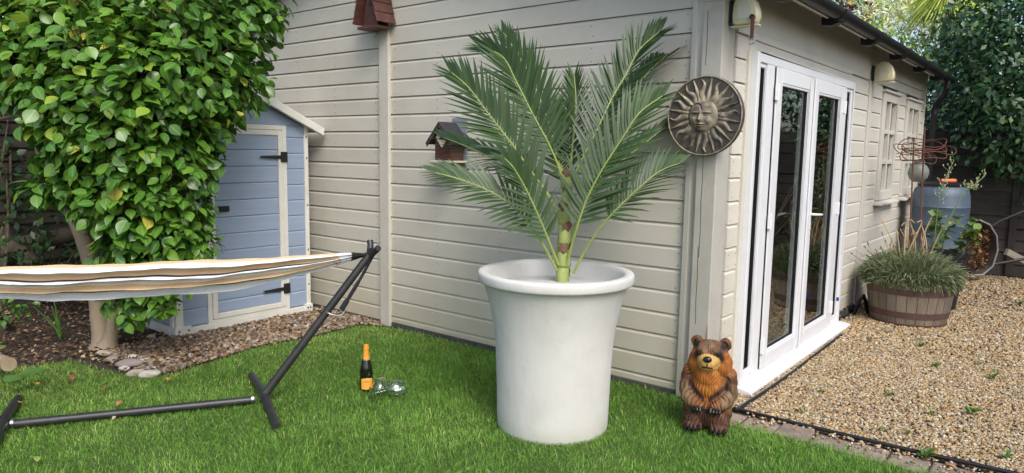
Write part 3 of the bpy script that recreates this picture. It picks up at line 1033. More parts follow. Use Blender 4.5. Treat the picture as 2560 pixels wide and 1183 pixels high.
# crown: clumps of leaves; (centre, radius)
CLUMPS = [((-6.274, 1.956, 2.542), .50), ((-5.790, 2.213, 2.532), .50), ((-5.377, 2.542, 2.511), .52), ((-5.304, 3.002, 2.602), .40), ((-5.256, 3.249, 2.697), .24),
          ((-5.895, 1.944, 2.167), .36), ((-5.388, 2.142, 2.074), .50), ((-5.092, 2.446, 2.085), .46), ((-5.155, 2.854, 2.125), .31), ((-5.164, 3.038, 2.112), .19), ((-5.623, 1.988, 1.879), .30),
          ((-5.210, 2.239, 1.772), .44), ((-5.174, 2.588, 1.758), .30), ((-5.430, 2.113, 1.686), .36), ((-5.238, 2.810, 1.857), .2), ((-5.611, 1.976, 1.739), .20),
          ((-5.132, 2.383, 1.468), .36), ((-5.320, 2.162, 1.437), .30), ((-5.154, 2.628, 1.496), .18), ((-5.600, 2.010, 1.487), .17),
          ((-5.161, 2.192, 1.218), .30), ((-5.082, 2.448, 1.212), .245), ((-5.437, 2.042, 1.266), .19), ((-5.618, 1.906, 1.319), .13), ((-5.657, 1.806, 1.292), .10), ((-5.026, 2.608, 1.120), .075), ((-5.765, 1.938, 1.455), .09),
          ((-5.093, 2.399, 0.954), .27), ((-5.191, 2.193, 0.963), .25), ((-4.960, 2.566, 0.923), .11), ((-5.282, 2.225, 0.808), .2), ((-5.080, 2.442, 0.747), .18),
          ((-5.352, 2.237, 0.414), .11), ((-5.197, 2.369, 0.461), .10), ((-5.491, 2.200, 0.474), .09), ((-5.307, 2.294, 0.546), .13), ((-6.208, 1.850, 2.349), .38), ((-6.950, 2.347, 2.737), .55), ((-6.397, 2.793, 2.748), .55), ((-5.993, 3.246, 2.744), .40), ((-6.492, 2.528, 2.361), .5), ((-6.327, 1.844, 2.096), .22)]
CAMPOS = np.array([0, 0, 1.6])
pos, nrm = [], []
for (c, r) in CLUMPS:
    n = int(640 * (r / .4) ** 2) + 24
    d = rand_unit(n)
    vd = CAMPOS - np.array(c)
    vd /= np.linalg.norm(vd)
    back = d @ vd < -.35                       # thin the far side of each clump
    keep = ~back | (rng.random(n) < .35)
    d = d[keep]
    rr = r * (1 - .55 * rng.random(len(d)) ** 2.2) * (1 + .12 * rng.normal(size=len(d)))
    pos.append(np.array(c) + d * rr[:, None] * np.array([1, 1, 1.0]))
    nrm.append(d)
pos = np.concatenate(pos)
nrm = np.concatenate(nrm)
# leave the house wall and shed clear
ok = ~((pos[:, 0] < -5.66) & (pos[:, 1] > 2.70) & (pos[:, 2] < 2.2)) & (pos[:, 1] < 4.15)
pos, nrm = pos[ok], nrm[ok]
n = len(pos)
sidev = np.cross(nrm, np.array([0, 0, 1.0])) + 1e-6
dirv = nrm * .55 + np.array([0, 0, -.42]) + sidev * rng.normal(0, .55, (n, 1)) + rng.normal(0, .32, (n, 3))
nv = nrm * .65 + np.array([0, 0, .8]) + rng.normal(0, .34, (n, 3))
rot = frames(dirv, nv)
size = .048 + .068 * rng.random(n) ** .7
sc = np.stack([size * rng.uniform(.98, 1.25, n), size, size * rng.uniform(.6, 1.6, n)], 1)
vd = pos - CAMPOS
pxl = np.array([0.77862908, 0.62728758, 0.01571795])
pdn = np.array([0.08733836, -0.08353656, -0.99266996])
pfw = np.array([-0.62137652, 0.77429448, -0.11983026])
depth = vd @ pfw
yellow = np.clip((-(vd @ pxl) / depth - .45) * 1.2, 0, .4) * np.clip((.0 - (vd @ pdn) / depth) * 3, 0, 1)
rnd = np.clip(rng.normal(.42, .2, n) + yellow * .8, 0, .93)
rnd[rng.random(n) < .015] = 1.0
# the 300 leaves that stand foremost are parts of their own
cell = np.floor(np.stack([(vd @ pxl) / depth, (vd @ pdn) / depth], 1) * 1775 / 26).astype(int)
order = np.argsort(depth)
seen, front = set(), []
for i in order:
    key = (cell[i, 0], cell[i, 1])
    if key not in seen and -49 < cell[i, 0] and abs(cell[i, 1]) < 22:
        seen.add(key)
        front.append(i)
rs = random.Random(3)
rs.shuffle(front)
front = front[:300]
isf = np.zeros(n, bool)
isf[front] = True
v, f, rr = scatter(LEAF_V, LEAF_F, pos[~isf], rot[~isf], sc[~isf], rnd[~isf])
np_mesh("crown", v, f, CAMLEAF, tree, True, {"rnd": rr, "mid": np.tile(LEAF_MID, int((~isf).sum()))}, "stuff")
lm = []
for q in range(10):
    me = bpy.data.meshes.new("leaf")
    me.from_pydata([tuple(p) for p in LEAF_V], [], [tuple(t) for t in LEAF_F])
    me.shade_smooth()
    for an, av in (("rnd", np.full(len(LEAF_V), .08 + .09 * q)), ("mid", LEAF_MID)):
        a = me.attributes.new(an, 'FLOAT', 'POINT')
        a.data.foreach_set("value", av.astype(np.float32))
    me.materials.append(CAMLEAF)
    lm.append(me)
tw = world_of(tree).inverted()
for i in front:
    o = bpy.data.objects.new("leaf", lm[min(9, int(rnd[i] * 10))])
    M3 = Matrix([list(rot[i][r_] * sc[i]) for r_ in range(3)]).to_4x4()
    M3.translation = Vector(pos[i])
    o.parent = tree
    o.matrix_parent_inverse = tw
    o.matrix_basis = M3
    col.objects.link(o)
tws = MB()
for i in list(order[::14]):
    p = Vector(pos[i])
    tws.tube([p, p - Vector(nrm[i]) * .12 + Vector((0, 0, -.03)), p - Vector(nrm[i]) * .25], [.002, .003, .005], 5)
two = tws.build("twigs", TWIG, tree, fixn=False)
two["kind"] = "stuff"

# ------------------------------------------------------------------ undergrowth left of the trunk
DARKLEAF = attr_mat("dark_shrub_leaf", ((0, (.018, .045, .014)), (.5, (.03, .075, .02)), (.85, (.06, .12, .03)), (1, (.12, .18, .05))), .4, .45, .12)


def bush(name, label, clumps, leaf, m, dens, stem_base=None, cat="shrub", group=None, droop=-.2, tv=LEAF4_V, tfc=LEAF4_F, mu=.45, elong=1.0):
    root = empty(name, stem_base or clumps[0][0], label, cat, group)
    P, N = [], []
    for (c, r) in clumps:
        r3 = np.array(r if isinstance(r, tuple) else (r, r, r))
        k = int(dens * float(np.mean(r3)) ** 2 / leaf ** 2)
        d = rand_unit(k)
        rr = 1 - .6 * rng.random(k) ** 1.8 + .14 * rng.normal(size=k)
        P.append(np.array(c) + d * rr[:, None] * r3)
        N.append(d)
    P, N = np.concatenate(P), np.concatenate(N)
    k = len(P)
    rot_ = frames(N * .5 + np.array([0, 0, droop]) + rng.normal(0, .55, (k, 3)), N * .5 + np.array([0, 0, .7]) + rng.normal(0, .4, (k, 3)))
    s_ = leaf * rng.uniform(.7, 1.3, k)
    s3 = np.stack([s_ / elong, s_, s_], 1)
    v_, f_, r_ = scatter(tv, tfc, P, rot_, s3, np.clip(rng.normal(mu, .22, k), 0, 1))
    np_mesh("foliage", v_, f_, m, root, True, {"rnd": r_}, "stuff")
    if stem_base is not None:
        for (c, r) in clumps[:5]:
            b0 = Vector(stem_base)
            c = Vector(c)
            limb([b0 + Vector((random.uniform(-.05, .05), random.uniform(-.05, .05), 0)), b0.lerp(c, .5) + Vector((random.uniform(-.1, .1), random.uniform(-.1, .1), .05)), c], .016 + .01 * np.mean(r), .006, 7).build("stem", TWIG, root, smooth=True)
    return root


bush("laurel_shrub", "dark laurel shrub against the fence left of the camellia trunk", [((-8.319, 2.399, 1.824), .22), ((-8.056, 2.280, 1.361), .25), ((-8.087, 2.336, 1.050), .2), ((-8.627, 2.479, 2.273), .3)], .10, DARKLEAF, 9.0, (-7.964, 2.093, -0.000), mu=.4)
bush("low_shrub", "low dark shrub in a deeply shaded spot between fence and camellia trunk", [((-7.634, 2.265, 0.743), .24), ((-7.633, 2.533, 0.798), .26), ((-7.190, 2.340, 0.594), .2), ((-7.408, 2.153, 0.518), .22), ((-7.550, 2.703, 0.636), .18)], .085, DARKLEAF, 8.0, (-8.030, 2.516, 0.000), mu=.35)
bush("leafy_plant", "small bright-leaved plant low at the left edge under the hammock", [((-6.305, 1.722, 0.353), .13), ((-6.338, 1.823, 0.347), .10)], .055, CAMLEAF, 9.0, (-7.190, 1.968, 0.000), mu=.35, cat="plant")
limb([(-8.236, 2.132, 0.506), (-7.973, 2.361, 0.620), (-7.708, 2.587, 0.702), (-7.468, 2.860, 0.807)], .085, .075, 12, .05).build("fallen_log", mat("mossy_dark_bark", (.085, .065, .045), (.05, .04, .028), 8, .9, (1, 1, 1), .7, 30), None, smooth=True)
tag(bpy.context.scene.objects["fallen_log"], "dark mossy log leaning low behind the camellia trunk", "log")
limb([(-8.644, 2.217, 0.659), (-8.216, 2.300, 0.650), (-7.818, 2.342, 0.528), (-7.343, 2.315, 0.396)], .08, .06, 12, .06).build("fallen_branch", MATS["mossy_dark_bark"], None, smooth=True)
tag(bpy.context.scene.objects["fallen_branch"], "thick dark branch sloping down to the soil at the far left", "branch")
limb([(-7.931, 2.192, 1.810), (-7.670, 2.276, 1.838), (-7.392, 2.360, 1.773), (-7.172, 2.394, 1.685)], .014, .006, 7).build("bare_twig", TWIG, None, smooth=True)
tag(bpy.context.scene.objects["bare_twig"], "thin bare curved twig reaching in from the left before the fence", "twig")

# strap-leaved plant in the bed
STRAP = mat("strap_leaf", (.08, .17, .035), (.055, .12, .025), 20, .4)
iris = empty("strap_leaved_plant", (-6.408, 2.110, 0.000), "upright green strap-leaved plant growing in the dark soil bed", "plant")
ib = Vector((-6.408, 2.110, 0.000))
for (dx_, dz_, w_) in ((-.17, .30, .014), (.0, .36, .016), (.05, .24, .012), (-.06, .22, .013), (.09, .12, .012), (-.02, .30, .013)):
    rows = []
    sd = Vector((0.78, .63, 0))
    for q in range(7):
        t_ = q / 6
        c = ib + sd * dx_ * t_ ** 1.6 + Vector((0, 0, dz_ * t_)) + Vector((.03, -.04, 0)) * t_
        ww = w_ * (1 - t_ ** 2 * .85)
        rows.append([c - sd * ww, c + Vector((.01, -.012, 0)) * .4, c + sd * ww])
    MB().grid(rows).build("leaf", STRAP, iris, smooth=True, solid=.0015)

# broad leaf plant and cut log by the left frame edge
BROAD = mat("soft_broad_leaf", (.11, .22, .045), (.08, .17, .03), 16, .5, bmp=.4, bscale=40)
bl = empty("broad_leaved_seedling", (-5.562, 1.524, 0.000), "pale green broad-leaved seedling at the lawn edge far left", "plant")
for (p, s_, yw) in (((-5.161, 1.375, 0.112), .12, .4), ((-5.263, 1.488, 0.115), .13, -.5), ((-5.357, 1.602, 0.095), .07, -1.0), ((-5.501, 1.490, 0.118), .08, 1.2), ((-5.712, 1.527, 0.194), .09, 2.0)):
    me_v = LEAF_V * np.array([1.5, 1, .8]) * s_
    o = MB().add([tuple(q) for q in me_v], [tuple(t_) for t_ in LEAF_F]).build("leaf", BROAD, bl, smooth=True)
    o.matrix_parent_inverse = world_of(bl).inverted()
    o.matrix_basis = Matrix.Translation((p[0], p[1], max(.03, p[2]))) @ Euler((.15, .1, yw)).to_matrix().to_4x4()
lg = MB().tube([(-5.757, 1.479, 0.117), (-5.528, 1.472, 0.142), (-5.382, 1.463, 0.160)], [.048, .046, .046], 14)
tag(lg.build("cut_log", mat("cut_log_wood", (.40, .31, .20), (.28, .21, .13), 10, .85, bmp=.5), None, smooth=True), "short pale sawn log end lying at the far left of the bed", "log")

# larger stones on the bed edge
STONE = mat("smooth_stone", (.46, .40, .31), (.36, .30, .23), 9, .7, bmp=.4, bscale=40, grime=(.24, .19, .13), gscale=9, gamt=.6)
STONEG = mat("grey_flat_stone", (.27, .235, .21), (.22, .19, .17), 12, .7, bmp=.3, bscale=40)
STONEW = mat("white_flint", (.62, .58, .50), (.48, .42, .33), 14, .6, bmp=.5, bscale=30)
STONES = [((-4.946, 2.164, -0.000), .058, STONEW, "large rounded cream stone at the lawn edge before the shed", 1.25), ((-5.291, 2.177, 0.000), .058, STONEG, "long flat grey-brown stone on the bed below the trunk", 2.0),
          ((-5.053, 2.116, 0.000), .048, STONE, "rough pale stone left of the large cream stone", 1.2), ((-5.720, 2.175, 0.000), .042, STONE, "rounded buff stone just below the camellia trunk", 1.3),
          ((-5.469, 2.273, 0.000), .036, STONEW, "small white flint standing on the pebble bed", 1.1), ((-5.313, 2.263, 0.000), .034, STONEW, "white flint with a brown stain right of its twin", 1.1),
          ((-5.529, 2.150, 0.000), .040, STONEG, "dark grey stone beside the buff stone under the trunk", 1.4), ((-5.691, 2.439, 0.000), .030, STONEG, "blue-grey round stone in the pebbles", 1.2),
          ((-5.962, 2.633, 0.000), .032, STONE, "rounded stone near the white corner foot of the shed", 1.2), ((-5.235, 2.112, 0.000), .032, STONEW, "white pebble left of the long flat stone", 1.3),
          ((-5.006, 2.317, 0.000), .030, STONEG, "small grey stone right of the cream stone on the edge", 1.2), ((-5.164, 2.369, 0.000), .028, STONE, "ochre round pebble above the large cream stone", 1.1),
          ((-5.895, 2.209, 0.000), .026, STONEW, "bright white pebble touching the trunk base", 1.2)]
for (p, r_, m_, lab, el) in STONES:
    d = rand_unit(1)[0]
    st = bmesh.new()
    bmesh.ops.create_icosphere(st, subdivisions=3, radius=1)
    ph = random.uniform(0, 6)
    for q in st.verts:
        c = q.co
        kf = 1 + .10 * math.sin(c.x * 2.7 + ph) + .08 * math.sin(c.y * 3.3 + ph * 2) + .07 * math.sin(c.z * 4.1 + c.x * 2 + ph)
        q.co = Vector((c.x * el, c.y * .85, c.z * .55)) * kf * r_
    me = bpy.data.meshes.new("stone")
    st.to_mesh(me)
    st.free()
    me.shade_smooth()
    me.materials.append(m_)
    o = bpy.data.objects.new("stone", me)
    o.location = (p[0], p[1], .35 * r_)
    o.rotation_euler = (random.uniform(-.15, .15), random.uniform(-.15, .15), .68 + random.uniform(-.3, .3))
    col.objects.link(o)
    tag(o, lab, "stone", "loose stones along the bed edge")

# ------------------------------------------------------------------ hammock stand
U = Vector((.51, .86, 0)).normalized()
V = Vector((.86, -.51, 0)).normalized()
A0, A1 = Vector((-3.894, 2.362, .036)), Vector((-4.581, 1.202, .036))
TR, TL = Vector((-3.537, 2.964, .94)), Vector((-4.938, .60, .94))
stand = empty("hammock_stand", (-4.24, 1.78, 0), "black tubular steel hammock stand with V-shaped hook ends on the lawn", "hammock stand")
STEEL = mat("galvanised_hook", (.45, .46, .48), metal=1.0, rough=.35)
MB().tube([A0 - U * .03, A1 + U * .03], .0235, 16).build("base_bar", BLACKM, stand, smooth=True)
VF_ = Vector((.915, -.403, 0))
for (c, sg) in ((A0, 1), (A1, -1)):
    f0 = c + Vector((-.03, .04, 0)) * (1 if sg > 0 else 0)
    pts = [f0 + VF_ * -.52 + Vector((0, 0, -.018)), f0 + VF_ * -.30 + Vector((0, 0, .004)), f0 + VF_ * -.06 + Vector((0, 0, .020)), f0 + VF_ * .06 + Vector((0, 0, .020)), f0 + VF_ * .30 + Vector((0, 0, .004)), f0 + VF_ * .52 + Vector((0, 0, -.018))]
    ft = MB().tube(curve(pts, 5), .026, 16).build("cross_foot", BLACKM, stand, smooth=True)
    MB().tube([c + U * sg * -.035 + Vector((0, 0, .004)), c + U * sg * -.05 + Vector((0, 0, .004))], .028, 16).build("clamp_ring", STEEL, ft, smooth=True)
    tip_ = TR if sg > 0 else TL
    st_ = c + U * sg * .01 + Vector((0, 0, .0))
    top = tip_ + Vector((0, 0, -.02)) + U * sg * -.015
    arm = MB().tube([st_, st_.lerp(top, .5), top], [.0275, .0255, .0245], 16).build("arm", BLACKM, stand, smooth=True)
    MB().tube([top + Vector((0, 0, -.01)), tip_ + V * -.035 + Vector((0, 0, .03)), tip_ + V * -.055 + Vector((0, 0, .065))], [.022, .0205, .0205], 14).build("hook_prong", BLACKM, arm, smooth=True)
    MB().tube([top + Vector((0, 0, -.01)), tip_ + V * .03 + U * sg * .01 + Vector((0, 0, .0)), tip_ + V * .085 + U * sg * .03 + Vector((0, 0, .035))], [.022, .0205, .0205], 14).build("hook_prong", BLACKM, arm, smooth=True)
    bp = st_.lerp(top, .60)
    MB().tube([bp + V * -.04, bp + V * .04], .007, 10).build("bolt", STEEL, arm, smooth=True)
    hk = [bp + V * .03, bp + V * .035 + U * sg * .03 + Vector((0, 0, -.015)), bp + V * .03 + U * sg * .075 + Vector((0, 0, -.022)), bp + V * .02 + U * sg * .105 + Vector((0, 0, -.005)), bp + V * .02 + U * sg * .11 + Vector((0, 0, .03))]
    MB().tube(curve(hk, 4), .0055, 8).build("hook", STEEL, arm, smooth=True)
    se = bp + V * .02 + U * sg * .088 + Vector((0, 0, .01))
    s0 = tip_ + U * sg * .012 + Vector((0, 0, -.02))
    sp = [s0, s0.lerp(se, .35) + U * sg * .006, s0.lerp(se, .7) + U * sg * .004, se]
    MB().tube(curve(sp, 6), [.010] * 9 + [.013] * 6 + [.018] * 4, 8).build("strap", mat("black_webbing%s" % ("" if sg > 0 else "_two"), (.012, .011, .014), rough=.9, bmp=.5, bscale=120), stand, smooth=True)

# ------------------------------------------------------------------ hammock
m_, nt, p = nodes("striped_hammock_canvas")
a = nt.nodes.new("ShaderNodeAttribute")
a.attribute_name = "stripe"
TAN, WHT, DRK = (.60, .42, .26), (.72, .73, .76), (.04, .042, .055)
STR = [(0, TAN), (.035, WHT), (.16, TAN), (.225, DRK), (.245, WHT), (.33, DRK), (.336, WHT), (.40, TAN), (.53, DRK), (.565, WHT), (.86, DRK), (.90, WHT), (.955, DRK), (.985, TAN)]  # inner dark bands paint shaded gaps between folds; far-edge band is navy cloth
rp = ramp(nt, STR, a.outputs["Fac"], 'CONSTANT')
n1 = noise(nt, 260, 2)
mm = mix(nt, rp.outputs[0], ramp(nt, ((.35, (.82,) * 3), (.65, (1.05,) * 3)), n1.outputs[0]).outputs[0], 1.0, 'MULTIPLY')
nt.links.new(mm, p.inputs["Base Color"])
p.inputs["Roughness"].default_value = .9
p.inputs["Specular IOR Level"].default_value = .15
bump(nt, p, n1.outputs[0], .25, .002)
HAMM = m_
ham = empty("hammock", (-4.24, 1.78, .7), "folded white and tan striped cotton hammock slung on the black stand", "hammock")
rows, sv = [], []
NT, NW = 80, 121
for i in range(NT):
    t_ = .047 + (.953 - .047) * i / (NT - 1)
    c = TL.lerp(TR, t_)
    e = min(1, math.sin(PI * t_) * 1.12) ** .75
    ee = max(e, .16)
    row = []
    for k in range(NW):
        w_ = k / (NW - 1)
        # near edge (w=0) hangs high and close to the camera, the belly at w~.65, the far edge comes up again
        ang = w_ * PI * 1.35
        lat = .15 * math.cos(ang) * ee
        dep = -.21 * math.sin(min(ang, PI * .5)) * (1 if ang < PI * .5 else 1) * e
        if w_ > .68:
            q_ = (w_ - .68) / .32
            dep = -.215 * e * (1 - q_ * .90)
            lat = (-.04 - .05 * q_) * ee
        else:
            q_ = w_ / .68
            dep = -.215 * e * (q_ ** .95)
            lat = (.10 - .14 * q_ ** 2.2) * ee
        pl = math.cos((w_ - .0975) * 2 * PI * 5.2 + .25 * math.sin(t_ * 9 + w_ * 4))
        lat += .026 * pl * ee
        dep += .009 * math.sin((w_ - .0975) * 2 * PI * 5.2) * ee + .004 * math.sin(t_ * 23 + w_ * 11) * e + .0022 * math.sin(t_ * 71 + w_ * 37 + 2 * math.sin(w_ * 19)) * e
        # gather at the ends
        if e < .45:
            g_ = (.45 - e) / .45
            lat += .012 * math.sin(w_ * 2 * PI * 11) * g_
        z0 = Vector((0, 0, .006 - .012 * e))
        row.append(c + V * lat + Vector((0, 0, dep)) + z0)
        sv.append(.12 if (t_ > .925 or t_ < .075) else w_ + .01 * math.sin(t_ * 3.1))
    rows.append(row)
hm = MB().grid(rows).build("canvas", HAMM, ham, smooth=True, fixn=False)
at_ = hm.data.attributes.new("stripe", 'FLOAT', 'POINT')
at_.data.foreach_set("value", np.array(sv, dtype=np.float32))
so = hm.modifiers.new("solid", 'SOLIDIFY')
so.thickness = .002
for tip_, i in ((TR, NT - 1), (TL, 0)):
    for k in range(0, NW, 6):
        pe = rows[i][k]
        MB().tube([pe, pe.lerp(tip_, .55) + Vector((0, 0, -.008)), tip_ + Vector((0, 0, .002))], .0028, 6).build("cord", BLACKP, ham)
    MB().tube([tip_ + V * -.014, tip_ + V * .014], .026, 12).build("loop", BLACKP, ham, smooth=True)

# ------------------------------------------------------------------ bottle and wine glasses
bt = Vector((-3.60, 2.965, 0))
btl = empty("wine_bottle", bt, "dark sparkling wine bottle with orange foil neck standing on the lawn", "bottle")
m_, nt, p = nodes("dark_green_bottle_glass")
p.inputs["Base Color"].default_value = (.006, .008, .006, 1)
p.inputs["Roughness"].default_value = .06
p.inputs["Specular IOR Level"].default_value = .6
BOT = m_
ORANGE = mat("orange_foil", (.80, .33, .035), (.70, .27, .03), 30, .35, bmp=.3, bscale=90)
ORLAB = mat("orange_paper_label", (.78, .36, .06), (.70, .31, .05), 30, .6)
INK = mat("dark_print", (.05, .025, .02), rough=.6)
prof = [(.001, .0), (.036, .0), (.041, .004), (.0425, .02), (.0425, .12), (.041, .145), (.036, .175), (.029, .203), (.022, .225), (.0185, .245)]
MB().lathe(prof, 36, bt).build("glass_body", BOT, btl, smooth=True)
foil = [(.0232, .222), (.0192, .246), (.0172, .268), (.0165, .283), (.0185, .284), (.019, .291), (.0168, .293), (.0165, .312), (.0155, .316), (.001, .3165)]
MB().lathe(foil, 28, bt).build("foil_neck", ORANGE, btl, smooth=True)
cd = (Vector((0, 0, 0)) - Vector((bt.x, bt.y, 0))).normalized()
ca = math.atan2(cd.y, cd.x) + .12
rows = []
for zz in (.022, .03, .09, .094):
    rows.append([bt + Vector((.0431 * math.cos(ca + d), .0431 * math.sin(ca + d), zz + (.005 * math.cos(d * 2) if zz > .05 else 0))) for d in np.linspace(-1.0, 1.0, 17)])
MB().grid(rows).build("paper_label", ORLAB, btl, smooth=True)


def bent_text(txt, size, radius, ang0, z, m, par, name, vertical=False, spacing=.0):
    if vertical:
        for i, ch in enumerate(txt):
            bent_text(ch, size, radius(i) if callable(radius) else radius, ang0, z - i * size * 1.05, m, par, name)
        return
    cu = bpy.data.curves.new("t", 'FONT')
    cu.body = txt
    cu.size = size
    cu.align_x = 'CENTER'
    cu.resolution_u = 2
    to = bpy.data.objects.new("t", cu)
    col.objects.link(to)
    dg = bpy.context.evaluated_depsgraph_get()
    me = bpy.data.meshes.new_from_object(to.evaluated_get(dg))
    bpy.data.objects.remove(to)
    bm = bmesh.new()
    bm.from_mesh(me)
    bmesh.ops.subdivide_edges(bm, edges=[e_ for e_ in bm.edges if e_.calc_length() > size * .3], cuts=2)
    for q in bm.verts:
        a_ = ang0 + q.co.x / radius
        q.co = Vector((bt.x + radius * math.cos(a_), bt.y + radius * math.sin(a_), bt.z + z + q.co.y))
    bm.to_mesh(me)
    bm.free()
    me.materials.clear()
    me.materials.append(m)
    o = bpy.data.objects.new(name, me)
    col.objects.link(o)
    put(o, par)


bent_text("CANTI", .0145, .0440, ca - .08, .070, INK, btl, "lettering")
bent_text("BRUT", .006, .0440, ca - .08, .052, INK, btl, "lettering") if False else None
bent_text("CANTI", .0075, lambda i: .0185 + .0008 * i, ca, .272, INK, btl, "neck_lettering", True)
MB().lathe([(.0445, .0), (.0438, .0)], 4, bt) if False else None
rows = [[bt + Vector((r_ * math.cos(ca + d), r_ * math.sin(ca + d), zz)) for d in np.linspace(-.9, .9, 11)] for r_, zz in ((.0268, .2150), (.0262, .2175), (.0240, .224))]
MB().grid(rows).build("neck_band", mat("bronze_neck_band", (.45, .22, .10), rough=.4), btl, smooth=True)

WG = glass_pane("clear_wine_glass", (.95, .98, .97), 3.0)


STEELG = glass_pane("glass_edge", (.75, .82, .80), 7.0)


def wine_glass(foot, axis, label, roll=0):
    """lying glass: foot disc centre and the direction from foot to bowl mouth"""
    ax = Vector(axis).normalized()
    q = ax.to_track_quat('Z', 'Y').to_matrix()
    root = empty("wine_glass", foot, label, "wine glass", "wine glasses lying on the lawn")
    bowl = [(.0045, .078), (.012, .083), (.024, .093), (.034, .110), (.0385, .132), (.0375, .152), (.033, .175), (.0295, .190), (.0285, .190), (.032, .174), (.0364, .152), (.0374, .132), (.033, .111), (.023, .095), (.010, .086), (.0005, .085)]
    MB().lathe([(r_ * 1.35, z_ * 1.2) for r_, z_ in bowl], 32, foot, rot=q).build("bowl", WG, root, smooth=True)
    MB().tube([Vector(foot) + q @ Vector((.0392 * math.cos(2 * PI * k / 28), .0392 * math.sin(2 * PI * k / 28), .228)) for k in range(28)], .0014, 6, closed=True).build("lip", STEELG, root, smooth=True)
    MB().tube([Vector(foot) + q @ Vector((.0435 * math.cos(2 * PI * k / 28), .0435 * math.sin(2 * PI * k / 28), .0012)) for k in range(28)], .0013, 6, closed=True).build("foot_edge", STEELG, root, smooth=True)
    MB().lathe([(.0045, .0785), (.0036, .06), (.0034, .035), (.0042, .012), (.007, .007)][:0] + [(.006, .094), (.0045, .07), (.0042, .035), (.005, .012), (.009, .007)], 16, foot, rot=q).build("stem", WG, root, smooth=True)
    MB().lathe([(.0005, .0075), (.009, .0072), (.025, .0035), (.043, .0022), (.0438, .0012), (.043, .0), (.0005, .0)], 32, foot, rot=q).build("foot", WG, root, smooth=True)


wine_glass(Vector((-3.365, 2.845, .046)), (-.50, .62, .06), "clear wine glass lying on the grass with its foot towards the viewer")
wine_glass(Vector((-3.435, 2.865, .044)), (.30, .60, .06), "clear wine glass lying on the grass pointing right, furthest from the bottle")

# ------------------------------------------------------------------ big white pot
POTM = mat("whitewashed_clay", (.60, .592, .562), (.53, .522, .49), 3, .75, (1, 1, .6), .5, 12, grime=(.40, .39, .35), gscale=3.2, gamt=.55, bdist=.008)
pc = Vector((-2.333, 3.315, -.010))
pot = empty("plant_pot", pc, "huge off-white flared clay pot holding the palm on the lawn", "pot")
outer = [(.001, .0), (.312, .0), (.322, .008), (.326, .03), (.329, .15), (.333, .3), (.339, .45), (.348, .56), (.363, .66), (.384, .75), (.404, .82), (.417, .858), (.422, .869)]
MB().lathe(outer, 72, pc).build("body", POTM, pot, smooth=True)
rim = [(.417, .868), (.438, .868), (.446, .873), (.4495, .882), (.4500, .914), (.446, .925), (.437, .930), (.418, .931), (.402, .928), (.393, .920), (.389, .905), (.385, .87), (.372, .80), (.352, .70)]
MB().lathe(rim, 72, pc).build("rim", POTM, pot, smooth=True)
splash(POTM, (.34, .34, .22), .10)
POTSOIL = mat("pale_pot_filling", (.56, .55, .52), (.47, .46, .43), 12, .9, bmp=.8)
MB().lathe([(.0005, .842), (.2, .839), (.379, .832)], 48, pc).build("filling", POTSOIL, pot, smooth=True)

# ------------------------------------------------------------------ palm
palm = empty("palm_plant", (pc.x, pc.y, .66), "artificial cycad palm with long feathery green fronds in the white pot", "palm")
m_, nt, p = nodes("palm_stem")
n1 = noise(nt, 30, 3, (1, 1, .25))
rp = ramp(nt, ((.3, (.20, .27, .07)), (.7, (.33, .38, .13))), n1.outputs[0])
nt.links.new(rp.outputs[0], p.inputs["Base Color"])
p.inputs["Roughness"].default_value = .45
STEM = m_
HUSK = mat("brown_fibre_husk", (.10, .048, .028), (.16, .085, .05), 18, .9, (2, 2, .4), .9, 60)
RACH = mat("palm_rachis", (.27, .33, .085), (.20, .27, .06), 20, .45)
PSTOPS = ((0, (0.019, 0.041, 0.016)), (.35, (0.034, 0.069, 0.023)), (.7, (0.060, 0.108, 0.034)), (1, (0.108, 0.158, 0.063)))
PLEAF = attr_mat("palm_leaflet", PSTOPS, .42, .4, .15)
T0, T1, T2, T3 = Vector((-2.378, 3.450, 0.839)), Vector((-2.393, 3.471, 1.053)), Vector((-2.406, 3.503, 1.242)), Vector((-2.426, 3.554, 1.431))
tb = Vector((T0.x, T0.y, .655))
MB().tube(curve([tb, T0, T1, T2, T3], 6), [.044] * 6 + [.040] * 6 + [.035] * 6 + [.028] * 6 + [.018], 20).build("stem", STEM, palm, smooth=True)
# overlapping leaf-base sheaths with brown husk tips
VR = Vector((0.77862908, 0.62728758, 0.0157))
VF = Vector((-0.6214, 0.7743, 0)).normalized()


def sheath(c, r, h_, ang, husk):
    r = r * .84
    """half-shell hugging the stem, pointed at the top"""
    rows = []
    for i in range(7):
        t_ = i / 6
        ww = 1.45 * (1 - t_ ** 2.2) + .06
        rows.append([c + (VR * math.sin(ang + ww * s_) - VF * math.cos(ang + ww * s_)) * (r * (1 + .06 * t_)) + Vector((0, 0, h_ * t_)) for s_ in np.linspace(-1, 1, 9)])
    o = MB().grid(rows).build("sheath", STEM, palm, smooth=True, solid=.004)
    rows = []
    for i in range(5):
        t_ = i / 4
        ww = (.75 * math.sin(PI * (t_ * .8 + .18))) * husk
        rows.append([c + (VR * math.sin(ang + .15 + ww * s_) - VF * math.cos(ang + .15 + ww * s_)) * (r * 1.12) + Vector((0, 0, h_ * (.78 + .62 * t_) + .02 * abs(s_) * (1 - t_))) for s_ in np.linspace(-1, 1, 9)])
    MB().grid(rows).build("husk", HUSK, o, smooth=True, solid=.003)


def stem_at(y_):
    return Vector(y_)


